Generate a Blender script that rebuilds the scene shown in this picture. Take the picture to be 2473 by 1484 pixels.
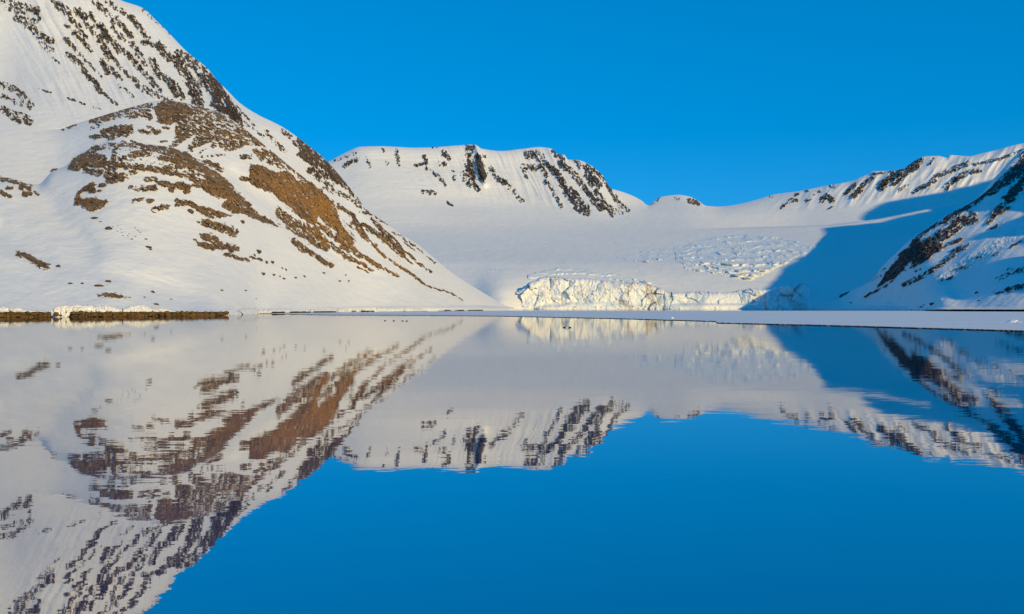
import bpy, math, random
import numpy as np
from mathutils import Vector

# ------------------------------------------------------------------ camera, sky, sun, exposure
scene = bpy.context.scene
col = scene.collection
for o in list(bpy.data.objects):
    bpy.data.objects.remove(o)

F_PX, CX, CY, CAM_H = 2375.0, 1236.5, 742.0, 4.0     # focal length and centre in units of a 2473-wide frame

cam_data = bpy.data.cameras.new('camera')
cam_data.sensor_width = 36.0
cam_data.lens = 36.0 * F_PX / 2473.0
cam_data.clip_start = 0.5
cam_data.clip_end = 30000.0
cam = bpy.data.objects.new('camera', cam_data)
cam.location = (0, 0, CAM_H)
cam.rotation_euler = (math.pi / 2, 0, 0)
col.objects.link(cam)
scene.camera = cam

SUN_AZ, SUN_EL = math.radians(38.0), math.radians(18.0)   # azimuth: to the right of straight behind the camera
TO_SUN = Vector((math.sin(SUN_AZ) * math.cos(SUN_EL), -math.cos(SUN_AZ) * math.cos(SUN_EL), math.sin(SUN_EL)))
sun_data = bpy.data.lights.new('sun', 'SUN')
sun_data.energy = 2.06
sun_data.angle = math.radians(0.5)
sun_data.color = (1.0, 0.74, 0.28)
sun = bpy.data.objects.new('sun', sun_data)
sun.rotation_euler = TO_SUN.to_track_quat('Z', 'Y').to_euler()
sun.location = (200, -300, 300)
col.objects.link(sun)

world = bpy.data.worlds.new('World')
scene.world = world
world.use_nodes = True
wn, wl = world.node_tree.nodes, world.node_tree.links
wn.clear()
w_out = wn.new('ShaderNodeOutputWorld')
w_bg = wn.new('ShaderNodeBackground')
w_sky = wn.new('ShaderNodeTexSky')
w_sky.sky_type = 'NISHITA'
w_sky.sun_disc = False
w_sky.sun_elevation = SUN_EL
w_sky.sun_rotation = math.atan2(TO_SUN.x, TO_SUN.y)
w_sky.altitude = 0
w_sky.air_density = 1.0
w_sky.dust_density = 0.0
w_sky.ozone_density = 4.0
w_tc = wn.new('ShaderNodeTexCoord')
w_mp = wn.new('ShaderNodeMapping')
w_mp.inputs['Location'].default_value = (0, 0, 0.24)
wl.new(w_tc.outputs['Generated'], w_mp.inputs['Vector'])
wl.new(w_mp.outputs['Vector'], w_sky.inputs['Vector'])
w_hs = wn.new('ShaderNodeHueSaturation')
w_hs.inputs['Hue'].default_value = 0.5
w_hs.inputs['Saturation'].default_value = 1.6
w_hs.inputs['Value'].default_value = 1.24
w_bg.inputs['Strength'].default_value = 0.15
w_gm = wn.new('ShaderNodeGamma')
w_gm.inputs['Gamma'].default_value = 0.72
wl.new(w_sky.outputs['Color'], w_gm.inputs['Color'])
wl.new(w_gm.outputs['Color'], w_hs.inputs['Color'])
wl.new(w_hs.outputs['Color'], w_bg.inputs['Color'])
wl.new(w_bg.outputs['Background'], w_out.inputs['Surface'])

vs = scene.view_settings
vs.view_transform = 'Standard'
vs.look = 'None'
vs.exposure = 0.65
vs.gamma = 1.0
vs.use_curve_mapping = False
scene.cycles.max_bounces = 8
scene.cycles.diffuse_bounces = 3
scene.cycles.glossy_bounces = 3

# ------------------------------------------------------------------ numeric helpers
_rng = np.random.RandomState(7)
_perm = np.tile(_rng.permutation(512), 3)
_ang = _rng.rand(512) * 2 * np.pi
_gx, _gy = np.cos(_ang), np.sin(_ang)

def perlin(x, y, seed=0):
    x = np.asarray(x, float) + seed * 37.17
    y = np.asarray(y, float) + seed * 91.71
    xi, yi = np.floor(x).astype(np.int64), np.floor(y).astype(np.int64)
    xf, yf = x - xi, y - yi
    u, v = xf * xf * xf * (xf * (xf * 6 - 15) + 10), yf * yf * yf * (yf * (yf * 6 - 15) + 10)
    def g(ix, iy, dx, dy):
        h = _perm[(_perm[ix & 511] + iy) & 511]
        return _gx[h] * dx + _gy[h] * dy
    a = g(xi, yi, xf, yf); b = g(xi + 1, yi, xf - 1, yf)
    c = g(xi, yi + 1, xf, yf - 1); d = g(xi + 1, yi + 1, xf - 1, yf - 1)
    return ((a + u * (b - a)) * (1 - v) + (c + u * (d - c)) * v) * 1.5

def fbm(x, y, octaves=4, seed=0, gain=0.5):
    s, a, n = 0.0, 1.0, 0.0
    for k in range(octaves):
        s = s + a * perlin(x * 2.03 ** k, y * 2.03 ** k, seed + k * 3.3)
        n += a; a *= gain
    return s / n

def ridged(x, y, octaves=4, seed=0):
    s, a, n = 0.0, 1.0, 0.0
    for k in range(octaves):
        s = s + a * (1 - 2 * np.abs(perlin(x * 2.1 ** k, y * 2.1 ** k, seed + k * 5.1)))
        n += a; a *= 0.5
    return s / n

def turned(x, y, deg, along, across):
    c, s = math.cos(math.radians(deg)), math.sin(math.radians(deg))
    return (x * c + y * s) / along, (-x * s + y * c) / across

def cells(x, y, size, seed=0, tilt=1.0):
    """faceted cell relief: every cell its own offset and slope"""
    x = np.asarray(x, float) / size; y = np.asarray(y, float) / size
    xi, yi = np.floor(x).astype(np.int64), np.floor(y).astype(np.int64)
    best = np.full(x.shape, 9.0); second = np.full(x.shape, 9.0); val = np.zeros(x.shape)
    for dx in (-1, 0, 1):
        for dy in (-1, 0, 1):
            h = _perm[(_perm[(xi + dx + seed * 17) & 511] + yi + dy) & 511]
            h2 = _perm[h + 131]; h3 = _perm[h2 + 57]; h4 = _perm[h3 + 211]
            px, py = xi + dx + h / 512.0, yi + dy + h2 / 512.0
            ddx, ddy = x - px, y - py
            d = ddx * ddx + ddy * ddy
            v = (h3 / 256.0 - 1) * 0.5 + tilt * (_gx[h4] * ddx + _gy[h4] * ddy)
            near = d < best
            second = np.where(near, best, np.minimum(second, d))
            val = np.where(near, v, val)
            best = np.where(near, d, best)
    return val, np.sqrt(second) - np.sqrt(best)

def smooth(a, b, x):
    t = np.clip((np.asarray(x, float) - a) / (b - a), 0, 1)
    return t * t * (3 - 2 * t)

def curve(pts):
    px = np.array([p[0] for p in pts], float); py = np.array([p[1] for p in pts], float)
    def f(x):
        x = np.asarray(x, float)
        # cubic Hermite through the points, with limited slopes
        h = np.diff(px); d = np.diff(py) / h
        m = np.zeros(len(px)); m[1:-1] = np.where(d[1:] * d[:-1] > 0, 2 * d[1:] * d[:-1] / (d[1:] + d[:-1] + 1e-12), 0)
        m[0], m[-1] = d[0], d[-1]
        i = np.clip(np.searchsorted(px, x) - 1, 0, len(px) - 2)
        t = np.clip((x - px[i]) / h[i], 0, 1); t2, t3 = t * t, t * t * t
        return ((2 * t3 - 3 * t2 + 1) * py[i] + (t3 - 2 * t2 + t) * h[i] * m[i]
                + (-2 * t3 + 3 * t2) * py[i + 1] + (t3 - t2) * h[i] * m[i + 1])
    return f

def line(pts):
    px = [p[0] for p in pts]; py = [p[1] for p in pts]
    return lambda x: np.interp(x, px, py)

def depth_field(pts, stiff=0.0):
    """smooth surface through points (x, y, distance): thin plate in inverse distance, which keeps planes plane"""
    p = np.array(pts, float)
    X = p[:, :2] / 500.0; w = 1000.0 / p[:, 2]
    n = len(X)
    def U(r2): return np.where(r2 > 1e-12, r2 * np.log(np.maximum(r2, 1e-12)), 0.0)
    K = U(((X[:, None] - X[None]) ** 2).sum(-1)) + np.eye(n) * stiff
    A = np.zeros((n + 3, n + 3)); A[:n, :n] = K; A[:n, n] = 1; A[:n, n + 1:] = X
    A[n, :n] = 1; A[n + 1:, :n] = X.T
    c = np.linalg.solve(A, np.concatenate([w, [0, 0, 0]]))
    def f(x, y):
        x = np.asarray(x, float) / 500.0; y = np.asarray(y, float) / 500.0
        s = c[n] + c[n + 1] * x + c[n + 2] * y
        for k in range(n):
            s = s + c[k] * U((x - X[k, 0]) ** 2 + (y - X[k, 1]) ** 2)
        return 1000.0 / np.clip(s, 0.12, 20)
    return f

def place(x, y, D):
    """point of the world seen at frame position (x, y) at distance D"""
    return np.stack([(x - CX) / F_PX * D, D + 0 * x, CAM_H + (CY - y) / F_PX * D], -1)

# ------------------------------------------------------------------ mesh helpers
def new_mesh(name, verts, faces, smooth_shade=True, mats=(), attrs=None, parent=None):
    verts = np.asarray(verts, np.float32).reshape(-1, 3); faces = np.asarray(faces, np.int32)
    k = faces.shape[1]
    me = bpy.data.meshes.new(name)
    me.vertices.add(len(verts)); me.vertices.foreach_set('co', verts.ravel())
    me.loops.add(faces.size); me.loops.foreach_set('vertex_index', faces.ravel())
    me.polygons.add(len(faces))
    me.polygons.foreach_set('loop_start', np.arange(0, faces.size, k, dtype=np.int32))
    me.polygons.foreach_set('loop_total', np.full(len(faces), k, np.int32))
    me.polygons.foreach_set('use_smooth', np.full(len(faces), smooth_shade))
    me.update(calc_edges=True)
    for an, av in (attrs or {}).items():
        a = me.attributes.new(an, 'FLOAT', 'POINT')
        a.data.foreach_set('value', np.asarray(av, np.float32).ravel())
    for m in mats: me.materials.append(m)
    ob = bpy.data.objects.new(name, me)
    col.objects.link(ob)
    if parent is not None: ob.parent = parent
    return ob

def grid_faces(nr, nc):
    i = np.arange(nr * nc).reshape(nr, nc)
    return np.stack([i[:-1, :-1], i[:-1, 1:], i[1:, 1:], i[1:, :-1]], -1).reshape(-1, 4)

def tag(o, label=None, cat=None, group=None, kind=None):
    if label: o['label'] = label
    if cat:
        o['category'] = cat; kind = kind or 'thing'
    if group: o['group'] = group
    if kind: o['kind'] = kind
    return o

def empty(name, loc):
    o = bpy.data.objects.new(name, None); o.location = loc; o.empty_display_size = 1.0
    col.objects.link(o); return o

# ------------------------------------------------------------------ materials
def material(name):
    m = bpy.data.materials.new(name); m.use_nodes = True
    nt = m.node_tree; nt.nodes.clear()
    out = nt.nodes.new('ShaderNodeOutputMaterial'); b = nt.nodes.new('ShaderNodeBsdfPrincipled')
    nt.links.new(b.outputs['BSDF'], out.inputs['Surface'])
    return m, nt, b, out

def noise_node(nt, scale, detail=4, rough=0.55, stretch=None, rot=None, vec=None):
    tc = nt.nodes.new('ShaderNodeTexCoord'); mp = nt.nodes.new('ShaderNodeMapping')
    nt.links.new(tc.outputs['Object'], mp.inputs['Vector'])
    if stretch: mp.inputs['Scale'].default_value = stretch
    if rot: mp.inputs['Rotation'].default_value = rot
    n = nt.nodes.new('ShaderNodeTexNoise')
    n.inputs['Scale'].default_value = scale; n.inputs['Detail'].default_value = detail; n.inputs['Roughness'].default_value = rough
    nt.links.new(mp.outputs['Vector'], n.inputs['Vector'])
    return n

def ramp(nt, fac, stops):
    r = nt.nodes.new('ShaderNodeValToRGB')
    e = r.color_ramp.elements
    while len(e) < len(stops): e.new(0.5)
    for k, (p, c) in enumerate(stops):
        e[k].position = p; e[k].color = (*c, 1)
    nt.links.new(fac, r.inputs['Fac'])
    return r

def bump(nt, b, height, dist, strength=1.0, prev=None):
    bn = nt.nodes.new('ShaderNodeBump'); bn.inputs['Distance'].default_value = dist; bn.inputs['Strength'].default_value = strength
    nt.links.new(height, bn.inputs['Height'])
    if prev is not None: nt.links.new(prev.outputs['Normal'], bn.inputs['Normal'])
    nt.links.new(bn.outputs['Normal'], b.inputs['Normal'])
    return bn

def mix_col(nt, fac, a, b_, mode='MIX'):
    m = nt.nodes.new('ShaderNodeMix'); m.data_type = 'RGBA'; m.blend_type = mode
    for sock, v in ((m.inputs['Factor'], fac), (m.inputs['A'], a), (m.inputs['B'], b_)):
        if hasattr(v, 'is_linked') or hasattr(v, 'links'): nt.links.new(v, sock)
        elif isinstance(v, tuple): sock.default_value = (*v, 1)
        else: sock.default_value = v
    return m.outputs['Result']

def snow_material(name, base, streak, scale, bump_d, rot=0.0):
    m, nt, b, _ = material(name)
    n1 = noise_node(nt, scale, 7, 0.58, stretch=(1, 0.5, 1.8), rot=(0.3, rot, 0.4))
    n2 = noise_node(nt, scale * 0.13, 3, 0.5)
    r = ramp(nt, n2.outputs['Fac'], [(0.3, tuple(c * 0.955 for c in base)), (0.7, base)])
    b.inputs['Base Color'].default_value = (*base, 1)
    nt.links.new(r.outputs['Color'], b.inputs['Base Color'])
    b.inputs['Roughness'].default_value = 0.75
    b.inputs['Specular IOR Level'].default_value = 0.15
    bump(nt, b, n1.outputs['Fac'], bump_d, streak)
    return m

SNOW = (0.90, 0.875, 0.835)
m_snow_near = snow_material('wind_packed_snow', SNOW, 0.5, 0.11, 2.2)
m_snow_far = snow_material('glacier_snow', SNOW, 0.45, 0.022, 7.0)
m_snow_bank = snow_material('snow_bank_snow', (0.86, 0.85, 0.83), 0.7, 1.2, 0.3)

def rock_material(name, dark, mid, light, ochre, scale, speck=0.0):
    m, nt, b, _ = material(name)
    n1 = noise_node(nt, scale, 8, 0.68)
    n2 = noise_node(nt, scale * 4.5, 6, 0.7)
    n3 = noise_node(nt, scale * 0.22, 4, 0.6)
    base = ramp(nt, n1.outputs['Fac'], [(0.3, dark), (0.5, mid), (0.72, light)])
    at = nt.nodes.new('ShaderNodeAttribute'); at.attribute_name = 'ochre'
    och = ramp(nt, n2.outputs['Fac'], [(0.3, tuple(c * 0.35 for c in ochre)), (0.52, ochre), (0.75, tuple(min(1, c * 1.55) for c in ochre))])
    mul = nt.nodes.new('ShaderNodeMath'); mul.operation = 'MULTIPLY'
    hi = ramp(nt, n3.outputs['Fac'], [(0.30, (0.3, 0.3, 0.3)), (0.55, (1, 1, 1))])
    nt.links.new(at.outputs['Fac'], mul.inputs[0]); nt.links.new(hi.outputs['Color'], mul.inputs[1])
    c = mix_col(nt, mul.outputs['Value'], base.outputs['Color'], och.outputs['Color'])
    n5 = noise_node(nt, scale * 0.45, 3, 0.6, stretch=(1, 1, 1.8), rot=(0, 0.6, 0))
    vary = ramp(nt, n5.outputs['Fac'], [(0.34, (0.5, 0.5, 0.53)), (0.5, (0.95, 0.92, 0.9)), (0.66, (1.0, 0.97, 0.9))])
    c = mix_col(nt, 0.9, c, vary.outputs['Color'], 'MULTIPLY')
    crack = ramp(nt, n2.outputs['Fac'], [(0.36, (0.25, 0.22, 0.2)), (0.5, (1, 1, 1))])
    c = mix_col(nt, 0.75, c, crack.outputs['Color'], 'MULTIPLY')
    if speck > 0:
        # snow lying in ledges: thick near the rim of a patch, thin in its middle
        ba = nt.nodes.new('ShaderNodeAttribute'); ba.attribute_name = 'bare'
        n4 = noise_node(nt, scale * speck, 9, 0.74, stretch=(1, 0.6, 1.6), rot=(0, 0.5, 0))
        th = nt.nodes.new('ShaderNodeMath'); th.operation = 'MULTIPLY_ADD'
        nt.links.new(ba.outputs['Fac'], th.inputs[0]); th.inputs[1].default_value = -0.62; nt.links.new(n4.outputs['Fac'], th.inputs[2])
        sp = ramp(nt, th.outputs['Value'], [(0.385, (0, 0, 0)), (0.415, (1, 1, 1))])
        c = mix_col(nt, sp.outputs['Color'], c, SNOW)
    nt.links.new(c, b.inputs['Base Color'])
    b.inputs['Roughness'].default_value = 0.9; b.inputs['Specular IOR Level'].default_value = 0.2
    bump(nt, b, n2.outputs['Fac'], 1.2 / max(scale * 4.5, 0.2) * 0.6, 0.9)
    return m

m_rock_near = rock_material('brown_slope_rock', (0.075, 0.046, 0.026), (0.25, 0.16, 0.085), (0.44, 0.31, 0.18), (0.52, 0.26, 0.065), 0.16, 2.2)
m_rock_face = rock_material('dark_face_rock', (0.04, 0.032, 0.028), (0.12, 0.092, 0.072), (0.22, 0.17, 0.13), (0.50, 0.26, 0.07), 0.12, 2.4)
m_rock_far = rock_material('far_ridge_rock', (0.04, 0.033, 0.03), (0.12, 0.095, 0.075), (0.22, 0.165, 0.125), (0.3, 0.17, 0.07), 0.05, 2.4)
m_rock_right = rock_material('shaded_slope_rock', (0.04, 0.024, 0.022), (0.12, 0.072, 0.06), (0.22, 0.15, 0.12), (0.22, 0.15, 0.06), 0.10, 2.2)
m_boulder = rock_material('boulder_rock', (0.04, 0.03, 0.024), (0.10, 0.075, 0.055), (0.17, 0.13, 0.095), (0.2, 0.12, 0.06), 0.5)
m_kelp = rock_material('weed_covered_rock', (0.03, 0.022, 0.01), (0.10, 0.065, 0.02), (0.19, 0.12, 0.035), (0.25, 0.13, 0.03), 1.2)
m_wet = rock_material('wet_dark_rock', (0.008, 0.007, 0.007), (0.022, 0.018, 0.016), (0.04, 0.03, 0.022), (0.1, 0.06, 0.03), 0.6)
m_lichen = rock_material('lichen_rock', (0.05, 0.05, 0.03), (0.13, 0.13, 0.07), (0.24, 0.23, 0.13), (0.2, 0.16, 0.06), 1.0)

def ice_material():
    m, nt, b, _ = material('glacier_ice')
    n1 = noise_node(nt, 0.035, 6, 0.62)
    n2 = noise_node(nt, 0.25, 6, 0.65)
    base = ramp(nt, n1.outputs['Fac'], [(0.34, (0.78, 0.86, 0.88)), (0.48, (0.90, 0.91, 0.88)), (0.62, (0.94, 0.91, 0.84))])
    at = nt.nodes.new('ShaderNodeAttribute'); at.attribute_name = 'dirt'
    c = mix_col(nt, at.outputs['Fac'], base.outputs['Color'], (0.36, 0.22, 0.09))
    at2 = nt.nodes.new('ShaderNodeAttribute'); at2.attribute_name = 'crack'
    c = mix_col(nt, at2.outputs['Fac'], c, (0.42, 0.56, 0.66))
    nt.links.new(c, b.inputs['Base Color'])
    b.inputs['Roughness'].default_value = 0.55; b.inputs['Specular IOR Level'].default_value = 0.3
    bump(nt, b, n2.outputs['Fac'], 2.0, 0.55)
    return m
m_ice = ice_material()

def sea_ice_material():
    m, nt, b, _ = material('snow_dusted_sea_ice')
    n1 = noise_node(nt, 0.05, 5, 0.6, stretch=(0.5, 1, 1)); n2 = noise_node(nt, 0.8, 4, 0.6)
    r = ramp(nt, n1.outputs['Fac'], [(0.3, (0.78, 0.79, 0.80)), (0.7, (0.88, 0.88, 0.87))])
    nt.links.new(r.outputs['Color'], b.inputs['Base Color'])
    b.inputs['Roughness'].default_value = 0.6; b.inputs['Specular IOR Level'].default_value = 0.25
    bump(nt, b, n2.outputs['Fac'], 0.05, 0.5)
    return m
m_sea_ice = sea_ice_material()
m_ice_edge = rock_material('wet_ice_edge', (0.05, 0.06, 0.08), (0.12, 0.12, 0.13), (0.26, 0.2, 0.14), (0.2, 0.12, 0.06), 0.4)

def water_material():
    m = bpy.data.materials.new('calm_fjord_water'); m.use_nodes = True
    nt = m.node_tree; nt.nodes.clear()
    out = nt.nodes.new('ShaderNodeOutputMaterial')
    gl = nt.nodes.new('ShaderNodeBsdfGlossy'); gl.inputs['Roughness'].default_value = 0.012
    gl.inputs['Color'].default_value = (0.85, 0.84, 0.825, 1)
    df = nt.nodes.new('ShaderNodeBsdfDiffuse'); df.inputs['Color'].default_value = (0.002, 0.055, 0.22, 1)
    fr = nt.nodes.new('ShaderNodeFresnel'); fr.inputs['IOR'].default_value = 1.34
    mr = nt.nodes.new('ShaderNodeMapRange'); mr.inputs['From Min'].default_value = 0.0; mr.inputs['From Max'].default_value = 0.75
    mr.inputs['To Min'].default_value = 0.55; mr.inputs['To Max'].default_value = 0.95
    nt.links.new(fr.outputs['Fac'], mr.inputs['Value'])
    mx = nt.nodes.new('ShaderNodeMixShader')
    nt.links.new(mr.outputs['Result'], mx.inputs['Fac']); nt.links.new(df.outputs['BSDF'], mx.inputs[1]); nt.links.new(gl.outputs['BSDF'], mx.inputs[2])
    nt.links.new(mx.outputs['Shader'], out.inputs['Surface'])
    pn = noise_node(nt, 0.012, 3, 0.5, stretch=(0.35, 1, 1))
    pr = ramp(nt, pn.outputs['Fac'], [(0.35, (0.55, 0.55, 0.55)), (0.65, (1, 1, 1))])
    prev = None
    for scale, dist, st in ((0.16, 0.012, (0.6, 1, 1)), (0.75, 0.004, (0.55, 1, 1)), (2.6, 0.0011, (0.6, 1, 1))):
        n = noise_node(nt, scale, 2, 0.45, stretch=st)
        bn = nt.nodes.new('ShaderNodeBump'); bn.inputs['Distance'].default_value = dist; nt.links.new(pr.outputs['Color'], bn.inputs['Strength'])
        nt.links.new(n.outputs['Fac'], bn.inputs['Height'])
        if prev is not None: nt.links.new(prev.outputs['Normal'], bn.inputs['Normal'])
        prev = bn
    nt.links.new(prev.outputs['Normal'], gl.inputs['Normal'])
    return m
m_water = water_material()

# ------------------------------------------------------------------ rock and snow map: where bare rock breaks through
# strokes and outlines in frame units after the region transform (x = zx / s + ox, y = zy / s + oy)
REG = {'a': (3.840, 0, 0), 'b': (3.964, 0, 229.4), 'c': (3.964, 422.6, 229.4), 'd': (3.7236, 0, 543.4), 'e': (3.1508, 754.7, 313.95),
       'f': (4.096, 1509.4, 338.1), 'g': (3.0723, 1932.0, 326.0), 'h': (4.5511, 603.8, 531.3), 's': (1.0, 0, 0)}
# each entry: region, density, width (0 = filled outline), points
ROCK = {}
ROCK['face'] = '''
a .62 62 500,10 560,60 640,120|a .7 60 720,100 790,160|a .65 45 660,180 740,250|a .6 25 600,230 640,250|a .65 35 740,290 800,340
a .6 38 670,280 760,370 840,470|a .62 34 610,360 700,450|a .74 42 630,500 760,600 800,690 880,760 930,850|a .5 20 880,800 1090,970
a .5 20 700,470 830,590 940,710|a .6 46 940,560 1000,680|a .6 30 1000,600 1060,660|a .66 40 1070,680 1120,740|a .5 20 1100,780 1240,900
a .6 28 1050,540 1100,600|a .5 24 1100,600 1210,720|a .72 40 1240,730 1290,800|a .7 58 920,350 960,420 1010,520|a .74 55 950,250 1010,370
a .66 48 1030,340 1100,480|a .6 40 1100,440 1200,510|a .66 48 1200,520 1290,630|a .6 40 1310,650 1410,740|a .6 38 1400,760 1490,830
a .44 60 1330,820 1580,950|a .72 58 1590,780 1640,880|a .6 40 1640,790 1700,910|a .62 60 1410,560 1480,700 1590,760|a .56 50 1220,400 1350,590
a .66 40 1200,150 1240,180|a .52 45 1250,200 1370,350|a .62 48 1080,170 1140,250|a .62 45 1170,270 1220,340|a .62 40 1110,330 1150,360
a .6 30 1050,250 1080,290|a .5 48 880,20 1000,120 1060,200|a .42 50 1000,20 1150,110|a .52 40 840,130 900,250|a .6 30 800,200 820,250
a .62 38 840,260 870,310|a .62 40 1330,390 1430,420|a .64 68 1480,420 1560,540|a .6 48 1580,540 1720,560|a .6 58 1650,480 1720,560 1780,620
a .62 86 1640,560 1720,700 1800,800 1850,960|a .55 80 1750,500 1850,630 1900,760|a .6 50 1850,520 1930,600|a .76 66 1780,850 1850,1000
a .72 105 1900,700 1990,850 2080,960|a .86 58 1960,700 2140,980 2200,1080|a .78 78 2000,960 2200,1090 2220,1150
a .43 40 1330,90 1600,310 1800,480 1940,630|a .42 70 20,10 200,60 340,90|a .45 40 60,80 240,110|a .46 58 150,170 330,200|a .56 58 220,200 330,300 480,380
a .5 30 330,250 360,340|a .42 48 380,400 480,460|a .4 14 400,440 560,600|a .62 34 320,80 370,170|a .5 66 10,780 150,830 290,980|a .46 40 0,880 200,970
a .64 56 20,1010 130,1100 280,1130|a .5 40 60,1020 260,1090|a .55 9 360,820 480,860|a .58 11 630,910 800,970|a .52 9 870,990 940,1015
a .46 15 2080,860 2374,1180|a .42 13 1950,640 2374,1000
c .5 14 600,200 720,300 850,400|c .42 10 620,20 870,210|c .52 16 820,180 1240,390|c .42 15 520,40 640,170|c .46 40 870,350 1050,540
c .6 40 1030,340 1100,400|c .82 0 1150,450 1180,390 1240,400 1330,480 1380,570 1470,640 1560,720 1620,810 1680,900 1740,990 1710,990 1650,910 1560,860 1500,810 1450,750 1400,690 1330,690 1270,650 1210,610 1170,570 1210,500
c .76 76 1310,720 1420,770|c .5 40 1370,800 1500,870|c .46 48 1440,890 1650,970 1850,1110|c .72 14 1740,980 1880,1120|c .6 30 1140,450 1200,500
'''
ROCK['knoll'] = '''
b .62 24 600,330 720,290|b .76 34 870,250 1000,210 1200,150 1450,90|b .56 40 900,260 1250,180 1450,130
b .96 0 1480,110 1540,60 1640,55 1760,80 1820,130 1800,190 1780,220 1690,240 1640,290 1580,280 1520,270 1500,210
b .62 40 1730,230 1800,280|b .72 48 1740,80 1900,120 2154,190|b .78 0 960,330 1100,290 1290,285 1280,370 1210,400 1150,380 1080,400 960,375
b .78 28 870,400 1040,395|b .72 27 1050,420 1140,390|b .62 58 1260,200 1340,180 1440,210|b .72 30 1340,340 1420,360|b .66 20 1400,300 1470,320
b .84 40 1450,350 1520,350|b .74 14 1540,450 1600,440|b .42 30 1150,440 1290,450|b .52 30 880,320 980,280|b .7 14 1560,310 1620,315
b .66 48 1640,490 1760,410 1900,330 2154,250|b .6 58 1830,510 1900,400 2000,350|b .6 50 2050,480 2154,380|b .6 48 1800,330 1850,280 2100,220
b .55 15 1900,560 1970,520|b .52 20 1940,590 2154,570|b .68 48 1960,640 2080,680 2120,720
c .66 0 0,60 200,100 450,180 560,260 700,330 850,420 920,490 880,500 800,490 700,480 600,520 500,540 430,500 400,440 300,470 150,520 230,380 100,420 0,460
c .66 38 640,590 720,590|c .74 56 770,540 830,600|c .72 78 850,560 1000,600 1080,640 1200,740 1250,830|c .6 40 900,640 1050,700
b .9 0 640,710 700,610 830,540 880,490 1080,455 1300,460 1500,490 1640,500 1760,550 1870,620 2000,710 2154,800 2154,980 2070,970 1980,940 1950,900 1870,850 1830,800 1700,770 1560,760 1500,740 1240,700 1050,680 1000,700 950,690 830,690 720,730
b -.75 0 900,550 1000,505 1110,488 1250,500 1400,530 1540,550 1680,640 1560,690 1380,670 1180,650 1030,630 960,570
b .66 48 1110,500 1080,610 1200,610|b .84 56 1250,570 1430,550|b .74 50 1540,600 1680,620|b .7 38 950,600 1020,600
b -.7 36 1680,680 1920,740|b -.7 38 1690,790 1830,840|b .84 48 820,720 960,750|b .72 56 1000,720 1100,700|b .78 56 1020,770 1190,770|b .78 46 1040,820 1170,800
b .68 38 1200,690 1400,700|b .6 36 1250,740 1300,740|b .88 0 1490,830 1560,820 1700,850 1830,880 1820,950 1780,940 1760,890 1680,890 1660,940 1620,920 1600,880 1520,860
b .62 38 1400,810 1490,800|b .62 36 1250,880 1370,910|b .74 48 1370,890 1480,890
c .92 0 0,560 100,540 230,640 400,740 540,850 600,940 680,1000 780,1120 900,1190 1010,1265 900,1240 770,1190 660,1140 550,1130 430,1060 500,1000 400,980 340,960 260,890 150,880 130,940 100,940 0,870
c -.8 42 20,800 150,840|c -.65 24 230,790 300,810|c -.55 34 0,720 240,750
c .84 0 0,990 160,1010 230,1060 330,1080 420,1110 540,1160 500,1170 350,1180 240,1120 140,1060 0,1070
c .84 66 290,1220 440,1270 570,1320|c .84 46 270,1350 320,1350|c .84 56 340,1380 390,1380|c .92 0 185,1390 300,1430 440,1440 560,1460 590,1484 300,1484 230,1450
b .94 0 720,960 780,890 850,850 890,830 910,850 920,930 880,940 800,920 770,960 790,1000 830,990 900,980 1040,1020 980,1080 890,1110 820,1100 770,1060 710,1050
b .72 28 1280,1010 1370,1000|b .72 25 1410,1020 1470,1010|b .62 48 1470,1100 1600,1070
b .94 0 0,790 80,795 180,830 270,860 280,890 240,910 200,880 170,860 60,830 0,840|b .92 46 200,880 280,890|b .9 38 230,950 290,950|b .8 24 70,890 110,890
b .88 34 0,930 90,970|b .82 10 330,920 370,955|b .82 13 480,730 540,710
d .9 42 165,260 260,290 340,340 430,370|d .95 0 840,622 900,624 950,606 1020,611 1060,627 1180,655 1090,654 970,649 900,637
d .94 0 1745,130 1800,150 1900,170 2010,210 1900,210 1820,205 1770,160|d .8 46 1820,95 1860,120|d .9 46 1880,120 1940,140|d .78 56 1940,170 2060,200
d .82 34 2060,190 2130,215|d .8 28 2030,265 2110,270|d .88 27 2110,295 2230,320|d .8 28 2060,240 2090,242
'''
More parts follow.
